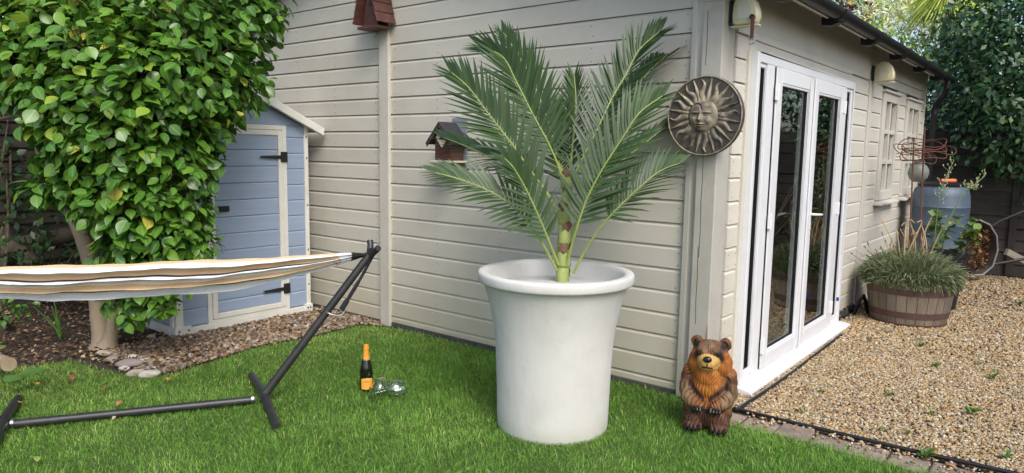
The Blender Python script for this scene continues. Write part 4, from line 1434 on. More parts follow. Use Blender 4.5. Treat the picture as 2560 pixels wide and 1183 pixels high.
for (c, r, h_, ang, hk) in (((-2.383, 3.459, 0.922), .053, .10, -.2, 1.0), ((-2.385, 3.461, 0.946), .053, .09, 1.9, .9), ((-2.391, 3.473, 1.053), .049, .10, .35, 1.1), ((-2.400, 3.490, 1.171), .046, .10, -.55, 1.1),
                            ((-2.410, 3.503, 1.266), .043, .09, .6, 1.0), ((-2.418, 3.528, 1.384), .038, .08, -.3, 1.2), ((-2.421, 3.533, 1.432), .036, .08, .9, 1.2), ((-2.378, 3.454, 0.863), .055, .06, 2.6, .8)):
    sheath(Vector(c), r, h_, ang, hk)

LN = 6
leaflet_parts = []


def frond(pts, count, length, nrm_, lift, parts, bend=0.0, start=.22):
    """one pinnate frond: rachis through pts, count pairs of narrow leaflets; nrm_ = the side the upper face looks to"""
    root = limb(pts, .0085, .0025, 8).build("frond", RACH, palm, smooth=True)
    c = curve(pts, 16)
    L = [0]
    for i in range(1, len(c)):
        L.append(L[-1] + (c[i] - c[i - 1]).length)
    tot = L[-1]
    nn = Vector(nrm_).normalized()
    out = []
    count = int(count * (.74 if parts else .9))
    for k in range(count):
        s_ = start + (1 - start) * (k + .5) / count
        d = s_ * tot
        i = max(1, next((q for q in range(len(L)) if L[q] >= d), len(L) - 1))
        p0 = c[i - 1].lerp(c[i], (d - L[i - 1]) / max(1e-6, L[i] - L[i - 1]))
        tg = (c[i] - c[i - 1]).normalized()
        u = (s_ - start) / (1 - start)
        ll = length * 1.10 * (math.sin(PI * min(.97, .20 + .72 * u)) ** .6) * random.uniform(.9, 1.08)
        al = R(56 - 40 * u) * random.uniform(.9, 1.1)
        n2 = (nn - tg * nn.dot(tg)).normalized()
        sd = tg.cross(n2)
        for s2 in (-1, 1):
            dr = tg * math.cos(al) + sd * s2 * math.sin(al) + n2 * (lift + random.uniform(-.07, .07))
            dr.normalize()
            w_ = random.uniform(.0088, .0118)
            rows = []
            wd = dr.cross(n2 * .8 + sd * s2 * -.6).normalized()
            up = wd.cross(dr)
            for q in range(LN):
                t_ = q / (LN - 1)
                ct = p0 + dr * ll * t_ + n2 * (-bend * ll * t_ ** 2) + Vector((0, 0, -.05 * ll * t_ ** 2.5))
                ww = w_ * (min(1, .35 + t_ * 4) * (1 - max(0, t_ - .45) / .55) ** .8 + .03)
                rows.append([ct - wd * ww, ct - up * .0022 * (1 - t_), ct + wd * ww])
            out.append((rows, random.uniform(0, .25) + .45 * parts_tone[0] + .3 * random.random()))
    if parts:
        for rows, tn in out:
            o = MB().grid(rows).build("leaflet", PLEAF, root, smooth=True, fixn=False)
            a_ = o.data.attributes.new("rnd", 'FLOAT', 'POINT')
            a_.data.foreach_set("value", np.full(LN * 3, tn, dtype=np.float32))
    else:
        leaflet_parts.extend(out)
    return root


parts_tone = [.3]
# front fronds, leaflets as parts
parts_tone[0] = .55
frond([(-2.386, 3.402, 0.902), (-2.443, 3.285, 1.112), (-2.493, 3.176, 1.248), (-2.572, 3.038, 1.359), (-2.676, 2.902, 1.431), (-2.782, 2.784, 1.474)], 30, .23, (.55, -.55, .75), .12, True, .12, .34)
parts_tone[0] = .35
frond([(-2.376, 3.402, 0.937), (-2.413, 3.270, 1.195), (-2.453, 3.188, 1.370), (-2.491, 3.113, 1.501), (-2.530, 3.077, 1.558)], 26, .22, (.65, -.6, .5), .15, True, .1, .24)
parts_tone[0] = .5
frond([(-2.344, 3.439, 0.929), (-2.293, 3.428, 1.090), (-2.223, 3.441, 1.315), (-2.142, 3.469, 1.494), (-2.054, 3.529, 1.671), (-1.988, 3.605, 1.822), (-1.920, 3.740, 1.924)], 46, .30, (.35, -.9, .45), .12, True, .06, .22)
parts_tone[0] = .5
frond([(-2.285, 3.429, 0.892), (-2.209, 3.437, 1.045), (-2.120, 3.451, 1.179), (-2.039, 3.480, 1.283), (-1.942, 3.552, 1.405), (-1.868, 3.651, 1.500), (-1.807, 3.772, 1.545)], 34, .24, (.1, -.75, .7), .12, True, .08, .42)
# the others
parts_tone[0] = .35
frond([(-2.411, 3.475, 1.171), (-2.465, 3.406, 1.338), (-2.537, 3.297, 1.509), (-2.594, 3.219, 1.637), (-2.683, 3.121, 1.798), (-2.779, 3.055, 1.948), (-2.886, 3.021, 2.040)], 46, .29, (.6, -.65, .5), .15, True, .06, .26)
frond([(-2.415, 3.512, 1.265), (-2.455, 3.522, 1.455), (-2.517, 3.487, 1.628), (-2.612, 3.428, 1.826), (-2.708, 3.393, 2.011), (-2.797, 3.370, 2.160), (-2.927, 3.327, 2.223)], 46, .29, (.55, -.75, .35), .15, False, .05, .28)
parts_tone[0] = .05
frond([(-2.424, 3.545, 1.359), (-2.386, 3.598, 1.504), (-2.320, 3.684, 1.721), (-2.272, 3.781, 1.930), (-2.237, 3.870, 2.069), (-2.201, 3.962, 2.227), (-2.135, 4.085, 2.346)], 46, .29, (.2, -.95, .3), .15, False, .05, .22)
frond([(-2.434, 3.567, 1.382), (-2.402, 3.729, 1.601), (-2.323, 3.939, 1.878), (-2.230, 4.139, 2.106), (-2.147, 4.294, 2.255), (-2.076, 4.417, 2.348)], 40, .25, (-.1, -.6, .8), .10, False, .05, .3)
parts_tone[0] = .7
frond([(-2.448, 3.583, 1.308), (-2.583, 3.667, 1.548), (-2.725, 3.724, 1.825), (-2.883, 3.732, 2.111), (-3.062, 3.705, 2.364)], 40, .27, (.6, -.75, .2), .15, False, .05, .25)
frond([(-2.448, 3.590, 1.357), (-2.519, 3.733, 1.649), (-2.580, 3.849, 1.879), (-2.646, 3.919, 2.090)], 32, .24, (.3, -.95, .2), .1, False, .05, .22)
parts_tone[0] = .3
frond([(-2.426, 3.514, 1.167), (-2.564, 3.500, 1.378), (-2.721, 3.459, 1.508), (-2.897, 3.378, 1.561), (-3.070, 3.290, 1.638), (-3.158, 3.237, 1.674)], 34, .24, (.3, -.5, .8), .12, False, .1, .3)
parts_tone[0] = .6
frond([(-2.397, 3.548, 1.070), (-2.393, 3.687, 1.282), (-2.319, 3.882, 1.491), (-2.206, 4.076, 1.657), (-2.112, 4.222, 1.782)], 36, .25, (0, -.6, .8), .12, False, .08, .3)
frond([(-2.430, 3.544, 1.214), (-2.518, 3.635, 1.426), (-2.620, 3.716, 1.648), (-2.717, 3.777, 1.879)], 28, .22, (.5, -.8, .3), .12, False, .05, .3)
tv_ = np.array([tuple(q) for rows, _ in leaflet_parts for r_ in rows for q in r_])
fb = np.array([(i * 3 + k, i * 3 + k + 1, i * 3 + k + 4, i * 3 + k + 3) for i in range(LN - 1) for k in range(2)])
nl_ = len(leaflet_parts)
ff = (fb[None] + (np.arange(nl_) * LN * 3)[:, None, None]).reshape(-1, 4)
np_mesh("leaflets", tv_, ff, PLEAF, palm, True, {"rnd": np.repeat(np.array([t_ for _, t_ in leaflet_parts]), LN * 3)}, "stuff")

# ------------------------------------------------------------------ sun and moon plaque
plc = Vector((-1.845, 4.165, 1.83))
plq = empty("sun_plaque", plc, "round bronze sun and moon face plaque hung on the corner post", "plaque")
m_, nt, p = nodes("patinated_bronze")
ge = nt.nodes.new("ShaderNodeNewGeometry")
n1 = noise(nt, 26, 5)
ad = nt.nodes.new("ShaderNodeMath")
ad.operation = 'MULTIPLY_ADD'
ad.inputs[1].default_value = .5
nt.links.new(n1.outputs[0], ad.inputs[0])
nt.links.new(ge.outputs["Pointiness"], ad.inputs[2])
rp = ramp(nt, ((.62, (.04, .036, .034)), (.75, (.20, .168, .122)), (.91, (.46, .39, .27))), ad.outputs[0])
nt.links.new(rp.outputs[0], p.inputs["Base Color"])
p.inputs["Roughness"].default_value = .6
p.inputs["Metallic"].default_value = .05
bump(nt, p, n1.outputs[0], .35, .003)
BRZ = m_
DARKBRZ = mat("dark_bronze_ground", (.050, .046, .045), (.10, .085, .065), 22, .6, bmp=.5, bscale=60, metal=.2)
RY = Matrix.Rotation(R(90), 3, 'X')      # local z -> -y (out of the wall)


def pl(x, y, h_):
    """plaque plane coordinates -> world (x right, y up, h out of the wall)"""
    return Vector((plc.x + x, plc.y - h_, plc.z + y))


MB().lathe([(.0005, .012), (.232, .012), (.236, .016), (.239, .016), (.2415, .012), (.2415, -.022), (.0005, -.022)], 64, plc, rot=RY).build("disc", DARKBRZ, plq, smooth=True)
MB().tube([pl(.237 * math.cos(2 * PI * k / 72), .237 * math.sin(2 * PI * k / 72), .015) for k in range(72)], .0035, 8, closed=True).build("rim", BRZ, plq, smooth=True)
NR = 24
for k in range(NR):
    a0 = 2 * PI * (k + .3) / NR
    wav = k % 2 == 0
    r0, r1 = .098, (.230 if not wav else .222)
    amp = .012 if wav else .0
    hw = .021 if wav else .0135
    sgn = 1 if (k // 2) % 2 else -1
    rows = []
    for i in range(11):
        t_ = i / 10
        r_ = r0 + (r1 - r0) * t_
        off = amp * math.sin(t_ * PI * 1.8) * sgn + (amp * 1.2 * sgn * max(0, t_ - .75) * 4 if wav else 0)
        ww = hw * (1 - t_) ** .75 * (1 + .25 * math.sin(t_ * PI)) + .0012
        row = []
        for s_ in (-1, -.55, 0, .55, 1):
            x_, y_ = r_, off + ww * s_
            hgt = .011 + (.013 if s_ == 0 else (.010 if abs(s_) < .9 else 0)) * (1 - .25 * t_)
            row.append(pl(x_ * math.cos(a0) - y_ * math.sin(a0), x_ * math.sin(a0) + y_ * math.cos(a0), hgt))
        rows.append(row)
    MB().grid(rows).build("ray", BRZ, plq, smooth=True)


def gs(x, y, cx_, cy_, sx, sy, a):
    return a * math.exp(-((x - cx_) / sx) ** 2 - ((y - cy_) / sy) ** 2)


rows = []
NF = 71
for i in range(NF):
    row = []
    for k in range(NF):
        x_, y_ = -1 + 2 * k / (NF - 1), -1 + 2 * i / (NF - 1)
        # square -> disc
        xx, yy = x_ * math.sqrt(1 - y_ * y_ / 2), y_ * math.sqrt(1 - x_ * x_ / 2)
        rr_ = min(1, math.hypot(xx, yy))
        h_ = .034 * math.sqrt(max(0, 1 - rr_ ** 2.4))
        # nose, brows, eyes, cheeks, mouth, chin
        h_ += gs(xx, yy, -.10, -.08, .10, .30, .018) + gs(xx, yy, -.11, -.22, .13, .09, .014)
        h_ += gs(xx, yy, -.48, .20, .26, .07, .010) + gs(xx, yy, .25, .20, .26, .07, .010)
        h_ -= gs(xx, yy, -.45, .06, .20, .10, .013) + gs(xx, yy, .22, .06, .20, .10, .013)
        h_ += gs(xx, yy, -.45, .04, .15, .055, .011) + gs(xx, yy, .22, .04, .15, .055, .011)
        h_ -= gs(xx, yy, -.45, -.02, .16, .02, .006) + gs(xx, yy, .22, -.02, .16, .02, .006)
        h_ += gs(xx, yy, .42, -.32, .17, .17, .011) + gs(xx, yy, -.55, -.30, .16, .2, .006)
        h_ += gs(xx, yy, -.10, -.475, .24, .045, .011) + gs(xx, yy, -.10, -.585, .20, .045, .010)
        h_ -= gs(xx, yy, -.10, -.528, .28, .022, .013)
        h_ += gs(xx, yy, -.10, -.78, .2, .12, .008)
        # the crescent line from the forehead to the brow
        cl = abs(math.hypot(xx + .42, yy - .36) - .34)
        if yy > .30 - .5 * (xx + .1) and xx < .1:
            h_ -= .010 * math.exp(-(cl / .045) ** 2)
        row.append(pl(xx * .096, yy * .103, .011 + h_))
    rows.append(row)
MB().grid(rows).build("face", BRZ, plq, smooth=True)

# ------------------------------------------------------------------ birdhouses
REDWOOD = mat("red_brown_stained_wood", (.095, .034, .026), (.062, .024, .019), 9, .55, (1, 1, .4), .5, 30, grime=(.22, .12, .09), gscale=14, gamt=.3, objvar=.15)
CREAM = mat("cream_paint", (.62, .57, .44), (.55, .50, .38), 12, .6)
SLATE = mat("slate_backplate", (.23, .25, .29), (.18, .2, .24), 8, .6)
BLKROOF = mat("black_felt_roof", (.022, .022, .026), (.03, .03, .034), 20, .7, bmp=.3)
bx, bz = -4.90, 2.63
bh = empty("birdhouse", (bx, 4.1, bz), "tall red-brown A-frame wooden birdhouse at the top of the batten", "birdhouse")
y0, y1 = 4.10, 4.24
MB().box(bx - .135, bx + .125, y0 - .02, y1, bz - .008, bz + .014).build("floor", REDWOOD, bh, bevel=.002)
for s_ in (-1, 1):
    n_ = 6
    tiltv = Vector((-s_ * .135, 0, .50)).normalized()
    outv = Vector((s_ * tiltv.z, 0, abs(tiltv.x)))
    for k in range(n_):       # overlapping shingle boards
        c = Vector((bx + s_ * .150, 0, bz + .04)) + tiltv * (.045 + .088 * k)
        MB().obox((c.x + outv.x * .004, (y0 + y1) / 2 - .015, c.z), tiltv * .050 + outv * -.004, (0, (y1 - y0) / 2 + .035, 0), outv * .006).build("shingle", REDWOOD, bh, bevel=.0015)
MB().prism([(bx - .10, y0 + .012, bz + .014), (bx + .10, y0 + .012, bz + .014), (bx, y0 + .012, bz + .44)], (0, 0, 0), (0, .012, 0)).build("front_panel", REDWOOD, bh, bevel=.001)
MB().prism([(bx - .105, y1 - .015, bz + .014), (bx + .105, y1 - .015, bz + .014), (bx, y1 - .015, bz + .46)], (0, 0, 0), (0, .012, 0)).build("back_panel", REDWOOD, bh, bevel=.001)
MB().tube([(bx, y0 + .010, bz + .20), (bx, y0 + .0125, bz + .20)], .022, 16).build("entrance_hole", DARKGAP, bh)

bx, bz = -4.015, 1.515
bh = empty("birdhouse", (bx, 4.15, bz), "small birdhouse with black roof and cream front behind the palm fronds", "birdhouse")
y0, y1 = 4.10, 4.255
MB().box(bx - .045, bx + .115, y1 + .001, y1 + .014, 1.40, 1.855).build("backplate", SLATE, bh, bevel=.002)
MB().prism([(bx - .085, 0, bz), (bx + .085, 0, bz), (bx + .085, 0, bz + .165), (bx, 0, bz + .27), (bx - .085, 0, bz + .165)], (0, y0, 0), (0, y1, 0)).build("body", REDWOOD, bh, bevel=.002)
MB().prism([(bx, 0, bz + .262), (bx + .068, 0, bz + .18), (bx, 0, bz + .10), (bx - .068, 0, bz + .18)], (0, y0 - .012, 0), (0, y0 - .0005, 0)).build("front_panel", CREAM, bh, bevel=.002)
MB().tube([(bx, y0 - .0145, bz + .19), (bx, y0 - .0115, bz + .19)], .022, 18).build("entrance_hole", DARKGAP, bh)
for s_ in (-1, 1):
    MB().prism([(bx, 0, bz + .288), (bx + s_ * .14, 0, bz + .125), (bx + s_ * .145, 0, bz + .137), (bx, 0, bz + .306)], (0, y0 - .05, 0), (0, y1, 0)).build("roof_panel", BLKROOF, bh, bevel=.0015)
    MB().prism([(bx, 0, bz + .2865), (bx + s_ * .138, 0, bz + .1235), (bx + s_ * .132, 0, bz + .108), (bx, 0, bz + .262)], (0, y0 - .049, 0), (0, y0 - .039, 0)).build("barge_board", REDWOOD, bh, bevel=.001)
MB().box(bx - .11, bx + .12, y0 - .04, y1, bz - .017, bz - .001).build("floor", CREAM, bh, bevel=.002)

# ------------------------------------------------------------------ retractable clothes-line cases
CREAMP = mat("aged_cream_plastic", (.64, .60, .40), (.58, .54, .35), 9, .4, grime=(.42, .40, .27), gscale=12, gamt=.3)
GREYC = mat("grey_cream_plastic", (.55, .54, .42), (.5, .49, .38), 9, .4)


def line_case(mount, scale, label, tool):
    """cream case hinged on a wire bracket, standing out of the side wall (+x)"""
    mt = Vector(mount)
    root = empty("clothes_line_case", mt, label, "clothes line", "retractable clothes lines on the side wall")
    k = scale
    out = [(0.02, -.085), (.05, -.10), (.15, -.098), (.19, -.085), (.205, -.05), (.20, .0), (.178, .06), (.14, .105), (.09, .118), (.045, .10), (.022, .05), (.016, -.02)]
    rows = []
    for (dy, s_) in ((-.052, .90), (-.046, .97), (-.03, 1.0), (.03, 1.0), (.046, .97), (.052, .90)):
        rows.append([mt + Vector((.11 * k + (x_ - .11) * s_ * k, dy * k, .005 + (z_ - .005) * s_ * k)) for x_, z_ in out + out[:1]])
    b_ = MB().grid(rows)
    b_.add(rows[0][:-1], [tuple(range(len(out)))])
    b_.add(rows[-1][:-1], [tuple(range(len(out)))])
    body = b_.build("case", CREAMP, root, smooth=True)
    for s2 in (-1, 1):
        pan = [(.06, -.06), (.15, -.06), (.165, .0), (.13, .07), (.08, .07), (.055, .02)]
        MB().prism([mt + Vector((x_ * k, s2 * .0515 * k, z_ * k)) for x_, z_ in pan], (0, 0, 0), (0, s2 * .004, 0)).build("side_panel", GREYC, body, bevel=.0015)
    MB().box(mt.x - .002, mt.x + .21 * k, mt.y - .03 * k, mt.y + .03 * k, mt.z - .112 * k, mt.z - .100 * k).build("base_flange", CREAMP, body, bevel=.003)
    br = MB().box(mt.x - .010, mt.x - .002, mt.y - .035, mt.y + .035, mt.z - .075, mt.z + .075)
    br.tube([mt + Vector((0, -.03, .05)), mt + Vector((.03, -.03, .05)), mt + Vector((.03, -.03, -.06)), mt + Vector((0, -.03, -.06))], .004, 8)
    br.build("bracket", BLACKM, root, bevel=.001)
    if tool:
        tp = mt + Vector((.175 * k, -.06 * k, -.055 * k))
        MB().tube([tp + Vector((0, .02, 0)), tp + Vector((0, -.012, 0))], .016, 14).build("knob", BLACKP, body, smooth=True)
        MB().obox(tp + Vector((.006, -.010, -.062)), (.011, 0, 0), (0, .004, 0), (0, 0, .062)).build("pull_strap", mat("red_brown_leather", (.10, .03, .022), rough=.6), body, bevel=.002)
        c0 = tp + Vector((.006, -.010, -.142))
        MB().tube([c0 + Vector((.017 * math.cos(2 * PI * q / 16), 0, .017 * math.sin(2 * PI * q / 16))) for q in range(16)], .0035, 8, closed=True).build("pull_ring", STEEL, body, smooth=True)


line_case((-1.762, 4.31, 2.455), .82, "cream retractable clothes-line case with a red pull strap at the building corner", True)
line_case((-1.738, 7.92, 2.43), .92, "cream retractable clothes-line case right of the white doors", False)

# ------------------------------------------------------------------ carved wooden bear
bear_at = Vector((-1.615, 3.885, -.004))
to_cam = Vector((-bear_at.x, -bear_at.y, 0)).normalized()
yaw = math.atan2(to_cam.y, to_cam.x) + PI / 2 - .10      # local -Y looks to the viewer
BM_ = Matrix.Translation(bear_at) @ Matrix.Rotation(yaw, 4, 'Z')
bear = empty("bear_statue", bear_at, "carved brown wooden bear statue sitting upright beside the corner post", "statue")
blobs = [((-.065, -.005, .385), (.060, .085, .085)), ((.065, -.005, .385), (.060, .085, .085)), ((0, .0, .20), (.128, .115, .19)), ((0, -.01, .12), (.132, .115, .13)), ((0, .005, .32), (.125, .105, .13)), ((0, -.012, .405), (.112, .100, .095)), ((0, -.025, .45), (.104, .098, .082)),
         ((0, -.105, .432), (.060, .055, .046)), ((0, -.132, .425), (.045, .034, .036)), ((0, -.115, .405), (.05, .04, .03)), ((-.035, -.095, .478), (.03, .03, .025)), ((.035, -.095, .478), (.03, .03, .025)),
         ((0, -.09, .33), (.065, .035, .07)), ((0, -.06, .26), (.085, .06, .1))]
for s_ in (-1, 1):
    blobs += [((s_ * .080, .005, .508), (.034, .022, .036)), ((s_ * .122, -.015, .30), (.036, .055, .075)), ((s_ * .128, -.04, .245), (.036, .05, .065)), ((s_ * .112, -.075, .205), (.037, .042, .048)),
              ((s_ * .085, -.105, .185), (.037, .034, .040)), ((s_ * .055, -.122, .165), (.036, .028, .036)), ((s_ * .072, -.06, .075), (.060, .07, .075)), ((s_ * .072, -.095, .035), (.056, .060, .036)), ((s_ * .078, -.03, .12), (.060, .08, .08))]
bb = MB()
for (c, r) in blobs:
    bb.sphere(c, r, 20, 14)
raw = bb.build("raw", BLACKP, None, fixn=False)
rm = raw.modifiers.new("remesh", 'REMESH')
rm.mode = 'VOXEL'
rm.voxel_size = .0045
sm = raw.modifiers.new("smooth", 'SMOOTH')
sm.iterations = 5
dg = bpy.context.evaluated_depsgraph_get()
bme = bpy.data.meshes.new_from_object(raw.evaluated_get(dg))
bpy.data.objects.remove(raw)
nvv = len(bme.vertices)
co = np.empty(nvv * 3, dtype=np.float32)
no = np.empty(nvv * 3, dtype=np.float32)
bme.vertices.foreach_get("co", co)
bme.vertices.foreach_get("normal", no)
co, no = co.reshape(-1, 3).astype(float), no.reshape(-1, 3).astype(float)
X_, Y_, Z_ = co.T
th = np.arctan2(X_, -Y_)
strokes = np.sin(th * 46 + 3 * np.sin(Z_ * 28) + 2 * np.sin(Z_ * 61 + th * 5)) * (.6 + .4 * np.sin(Z_ * 90 + th * 9))
muz = (X_ / .070) ** 2 + ((Y_ + .125) / .062) ** 2 + ((Z_ - .422) / .050) ** 2
furry = np.clip((muz - 1) * 2, 0, 1)
co += no * (strokes * .0048 * furry)[:, None]
bme.vertices.foreach_set("co", co.astype(np.float32).ravel())


def lerp_c(c, target, w_):
    w_ = np.clip(w_, 0, 1)[:, None]
    return c * (1 - w_) + np.array(target) * w_


colr = np.tile(np.array([.135, .052, .020]), (nvv, 1))
colr = lerp_c(colr, (.42, .145, .024), np.exp(-((X_ / .080) ** 2 + ((Z_ - .31) / .11) ** 2)) * (Y_ < .02) * 1.4)
colr = lerp_c(colr, (.34, .12, .022), (np.abs(X_) > .045) * (Z_ > .34) * (Z_ < .475) * .9)
colr = lerp_c(colr, (.24, .155, .085), np.exp(-(((np.abs(X_) - .12) / .05) ** 2 + ((Z_ - .225) / .07) ** 2)) * 1.1)
colr = lerp_c(colr, (.20, .13, .08), np.exp(-((X_ / .05) ** 2 + ((Z_ - .515) / .035) ** 2)))
colr = lerp_c(colr, (.055, .025, .018), np.exp(-((np.abs(X_) * -.85 + Z_ - .190) / .020) ** 2) * (Z_ < .30) * (Z_ > .19) * (np.abs(X_) > .012) * (np.abs(X_) < .11) * (Y_ < 0) * 1.3)
colr = lerp_c(colr, (.02, .015, .013), np.clip(1.6 - (((np.abs(X_) - .050) / .040) ** 2 + ((Z_ - .148) / .024) ** 2), 0, 1) * (Y_ < -.08))
colr = lerp_c(colr, (.015, .012, .011), np.clip(1.5 - (X_ / .016) ** 2, 0, 1) * (Z_ < .15) * (Y_ < -.03))
colr = lerp_c(colr, (.075, .036, .022), (Z_ < .12) * .8)
colr = lerp_c(colr, (.07, .035, .024), np.exp(-(((np.abs(X_) - .13) / .03) ** 2 + ((Z_ - .31) / .06) ** 2)) * .8)
colr = lerp_c(colr, (.018, .016, .015), np.clip(1.5 - (((np.abs(X_) - .056 - .25 * (.465 - Z_)) / .026) ** 2 + ((Z_ - .462) / .032) ** 2), 0, 1) * (Y_ < -.05))
colr = lerp_c(colr, (.52, .31, .10), np.clip((1.25 - muz) * 4, 0, 1))
colr = lerp_c(colr, (.020, .014, .012), np.clip(1.5 - (((np.abs(X_) - .080) / .020) ** 2 + ((Z_ - .510) / .022) ** 2), 0, 1) * (Y_ < .0))
mouth = np.abs(Z_ - (.405 - 7 * X_ ** 2)) < .0045
colr = lerp_c(colr, (.02, .012, .01), mouth * (np.abs(X_) < .030) * (Y_ < -.115) * 1.0)
colr = lerp_c(colr, (.03, .015, .01), (np.abs(X_) < .0025) * (Z_ > .405) * (Z_ < .43) * (Y_ < -.13) * 1.0)
colr *= (.92 - .5 * np.clip(-strokes, 0, 1) * furry)[:, None]
ca_ = bme.attributes.new("paint", 'FLOAT_COLOR', 'POINT')
ca_.data.foreach_set("color", np.column_stack([colr, np.ones(nvv)]).astype(np.float32).ravel())
m_, nt, p = nodes("varnished_carved_wood")
a = nt.nodes.new("ShaderNodeAttribute")
a.attribute_name = "paint"
n1 = noise(nt, 40, 4, (1, 1, .25))
mm = mix(nt, a.outputs["Color"], ramp(nt, ((.3, (.7,) * 3), (.7, (1.25,) * 3)), n1.outputs[0]).outputs[0], 1.0, 'MULTIPLY')
nt.links.new(mm, p.inputs["Base Color"])
p.inputs["Roughness"].default_value = .65
p.inputs["Specular IOR Level"].default_value = .3
bump(nt, p, n1.outputs[0], .5, .004)
BEARM = m_
bme.materials.clear()
bme.materials.append(BEARM)
bme.shade_smooth()
bme.transform(BM_)
bo = bpy.data.objects.new("body", bme)
col.objects.link(bo)
put(bo, bear)
GLB = mat("glossy_black_paint", (.012, .011, .011), rough=.22)


def bl_(p_):
    return BM_ @ Vector(p_)


rotb = BM_.to_3x3()
MB().sphere(bl_((0, -.158, .452)), (.025, .017, .019), 16, 10, rotb).build("nose", GLB, bear, smooth=True)
for s_ in (-1, 1):
    MB().sphere(bl_((s_ * .050, -.108, .468)), .011, 14, 10).build("eye", GLB, bear, smooth=True)
    for k in range(4):
        x_ = s_ * (.030 + .017 * k)
        MB().tube([bl_((x_, -.138 + .003 * k, .165)), bl_((x_ * .98, -.150 + .003 * k, .145)), bl_((x_ * .95, -.146 + .003 * k, .122))], [.009, .0075, .002], 8).build("claw", GLB, bear, smooth=True)
    for k in range(4):
        x_ = s_ * (.036 + .024 * k)
        MB().tube([bl_((x_, -.135 + .006 * abs(k - 1.5), .048)), bl_((x_, -.160 + .006 * abs(k - 1.5), .034)), bl_((x_, -.168 + .006 * abs(k - 1.5), .006))], [.010, .010, .003], 8).build("claw", GLB, bear, smooth=True)

# ------------------------------------------------------------------ half-barrel planter
OAK = mat("weathered_oak_stave", (.22, .18, .135), (.145, .115, .085), 7, .85, (1.2, 1.2, .18), .6, 30, grime=(.10, .07, .05), gscale=5, gamt=.5, objvar=.22)
HOOP = mat("rusted_iron_hoop", (.10, .05, .042), (.075, .045, .04), 20, .7, bmp=.4, grime=(.14, .06, .035), gscale=9, gamt=.6)
bc = Vector((-1.245, 7.79, -.01))
brl = empty("barrel_planter", bc, "weathered half-barrel planter with rusty iron hoops on the gravel", "planter")
NS = 26


def brad(z):
    return .325 + .065 * (z / .43) ** .8 if z > 0 else .325


for k in range(NS):
    a0, a1 = 2 * PI * k / NS + .006, 2 * PI * (k + 1) / NS - .006
    dz = random.uniform(-.006, .008)
    rows = []
    for z in (0, .1, .22, .33, .43 + dz):
        r_ = brad(z)
        rows.append([bc + Vector((r_ * math.cos(a), r_ * math.sin(a), z)) for a in np.linspace(a0, a1, 3)])
    inn = [[bc + Vector(((brad(z) - .024) * math.cos(a), (brad(z) - .024) * math.sin(a), z)) for a in np.linspace(a0, a1, 3)] for z in (.43 + dz, .0)]
    MB().grid(rows + inn + [rows[0]]).build("stave", OAK, brl)
for (z0, z1) in ((.315, .375), (.095, .155), (.0, .04)):
    MB().lathe([(brad(z0) + .003, z0), (brad(z1) + .0035, z1), (brad(z1) - .002, z1), (brad(z0) - .002, z0), (brad(z0) + .003, z0)], 64, bc).build("hoop", HOOP, brl, smooth=False)
MB().lathe([(.0005, .39), (.355, .385)], 40, bc).build("soil", SOIL, brl)

# lavender: spiky grey-green stems
LAV = attr_mat("lavender_leaf", ((0, (.08, .10, .055)), (.4, (.16, .20, .095)), (.7, (.25, .29, .15)), (.9, (.33, .33, .22)), (1, (.2, .16, .18))), .7, .25, .2)


def blades(name, P0, dirs, lens, wid, rnd, m, parent, bend=.25, kind="stuff"):
    n = len(P0)
    d = dirs / np.linalg.norm(dirs, axis=1, keepdims=True)
    sd = np.cross(d, rand_unit(n))
    sd /= np.linalg.norm(sd, axis=1, keepdims=True)
    W = sd * (wid if np.ndim(wid) else np.full(n, wid))[:, None]
    mid = P0 + d * (lens * .55)[:, None]
    tip = P0 + d * lens[:, None] + np.stack([np.zeros(n), np.zeros(n), -bend * lens], 1)
    v = np.stack([P0 - W * .7, P0 + W * .7, mid - W, mid + W, tip], 1).reshape(-1, 3)
    t_ = np.array([(0, 1, 3), (0, 3, 2), (2, 3, 4)])
    f = (t_[None] + (np.arange(n) * 5)[:, None, None]).reshape(-1, 3)
    return np_mesh(name, v, f, m, parent, False, {"rnd": np.repeat(rnd, 5)}, kind)


lav = empty("lavender_plant", bc + Vector((0, 0, .39)), "bushy grey-green lavender spilling over the barrel planter", "plant")
n = 9000
a = rng.uniform(0, 2 * PI, n)
rr = .36 * np.sqrt(rng.random(n))
P0 = np.array(bc) + np.stack([rr * np.cos(a), rr * np.sin(a), .40 + .24 * rng.random(n) * (1 - (rr / .48) ** 2)], 1)
dirs = np.stack([np.cos(a) * rr * 1.7, np.sin(a) * rr * 1.7, np.full(n, .95)], 1) + rng.normal(0, .38, (n, 3))
blades("foliage", P0, dirs, rng.uniform(.08, .21, n), rng.uniform(.0022, .0048, n), np.clip(rng.normal(.45, .2, n), 0, .9), LAV, lav, .25)
n = 3500
a = rng.uniform(0, 2 * PI, n)
rr = .375 + rng.normal(0, .03, n)
P0 = np.array(bc) + np.stack([rr * np.cos(a), rr * np.sin(a), .40 + .14 * rng.random(n)], 1)
dirs = np.stack([np.cos(a), np.sin(a), np.full(n, -.1)], 1) + rng.normal(0, .5, (n, 3))
blades("foliage", P0, dirs, rng.uniform(.04, .09, n), rng.uniform(.0025, .005, n), np.clip(rng.normal(.35, .2, n), 0, .9), LAV, lav, .3)
SPIKE = mat("faded_lavender_spike", (.09, .075, .085), (.055, .045, .05), 30, .9)
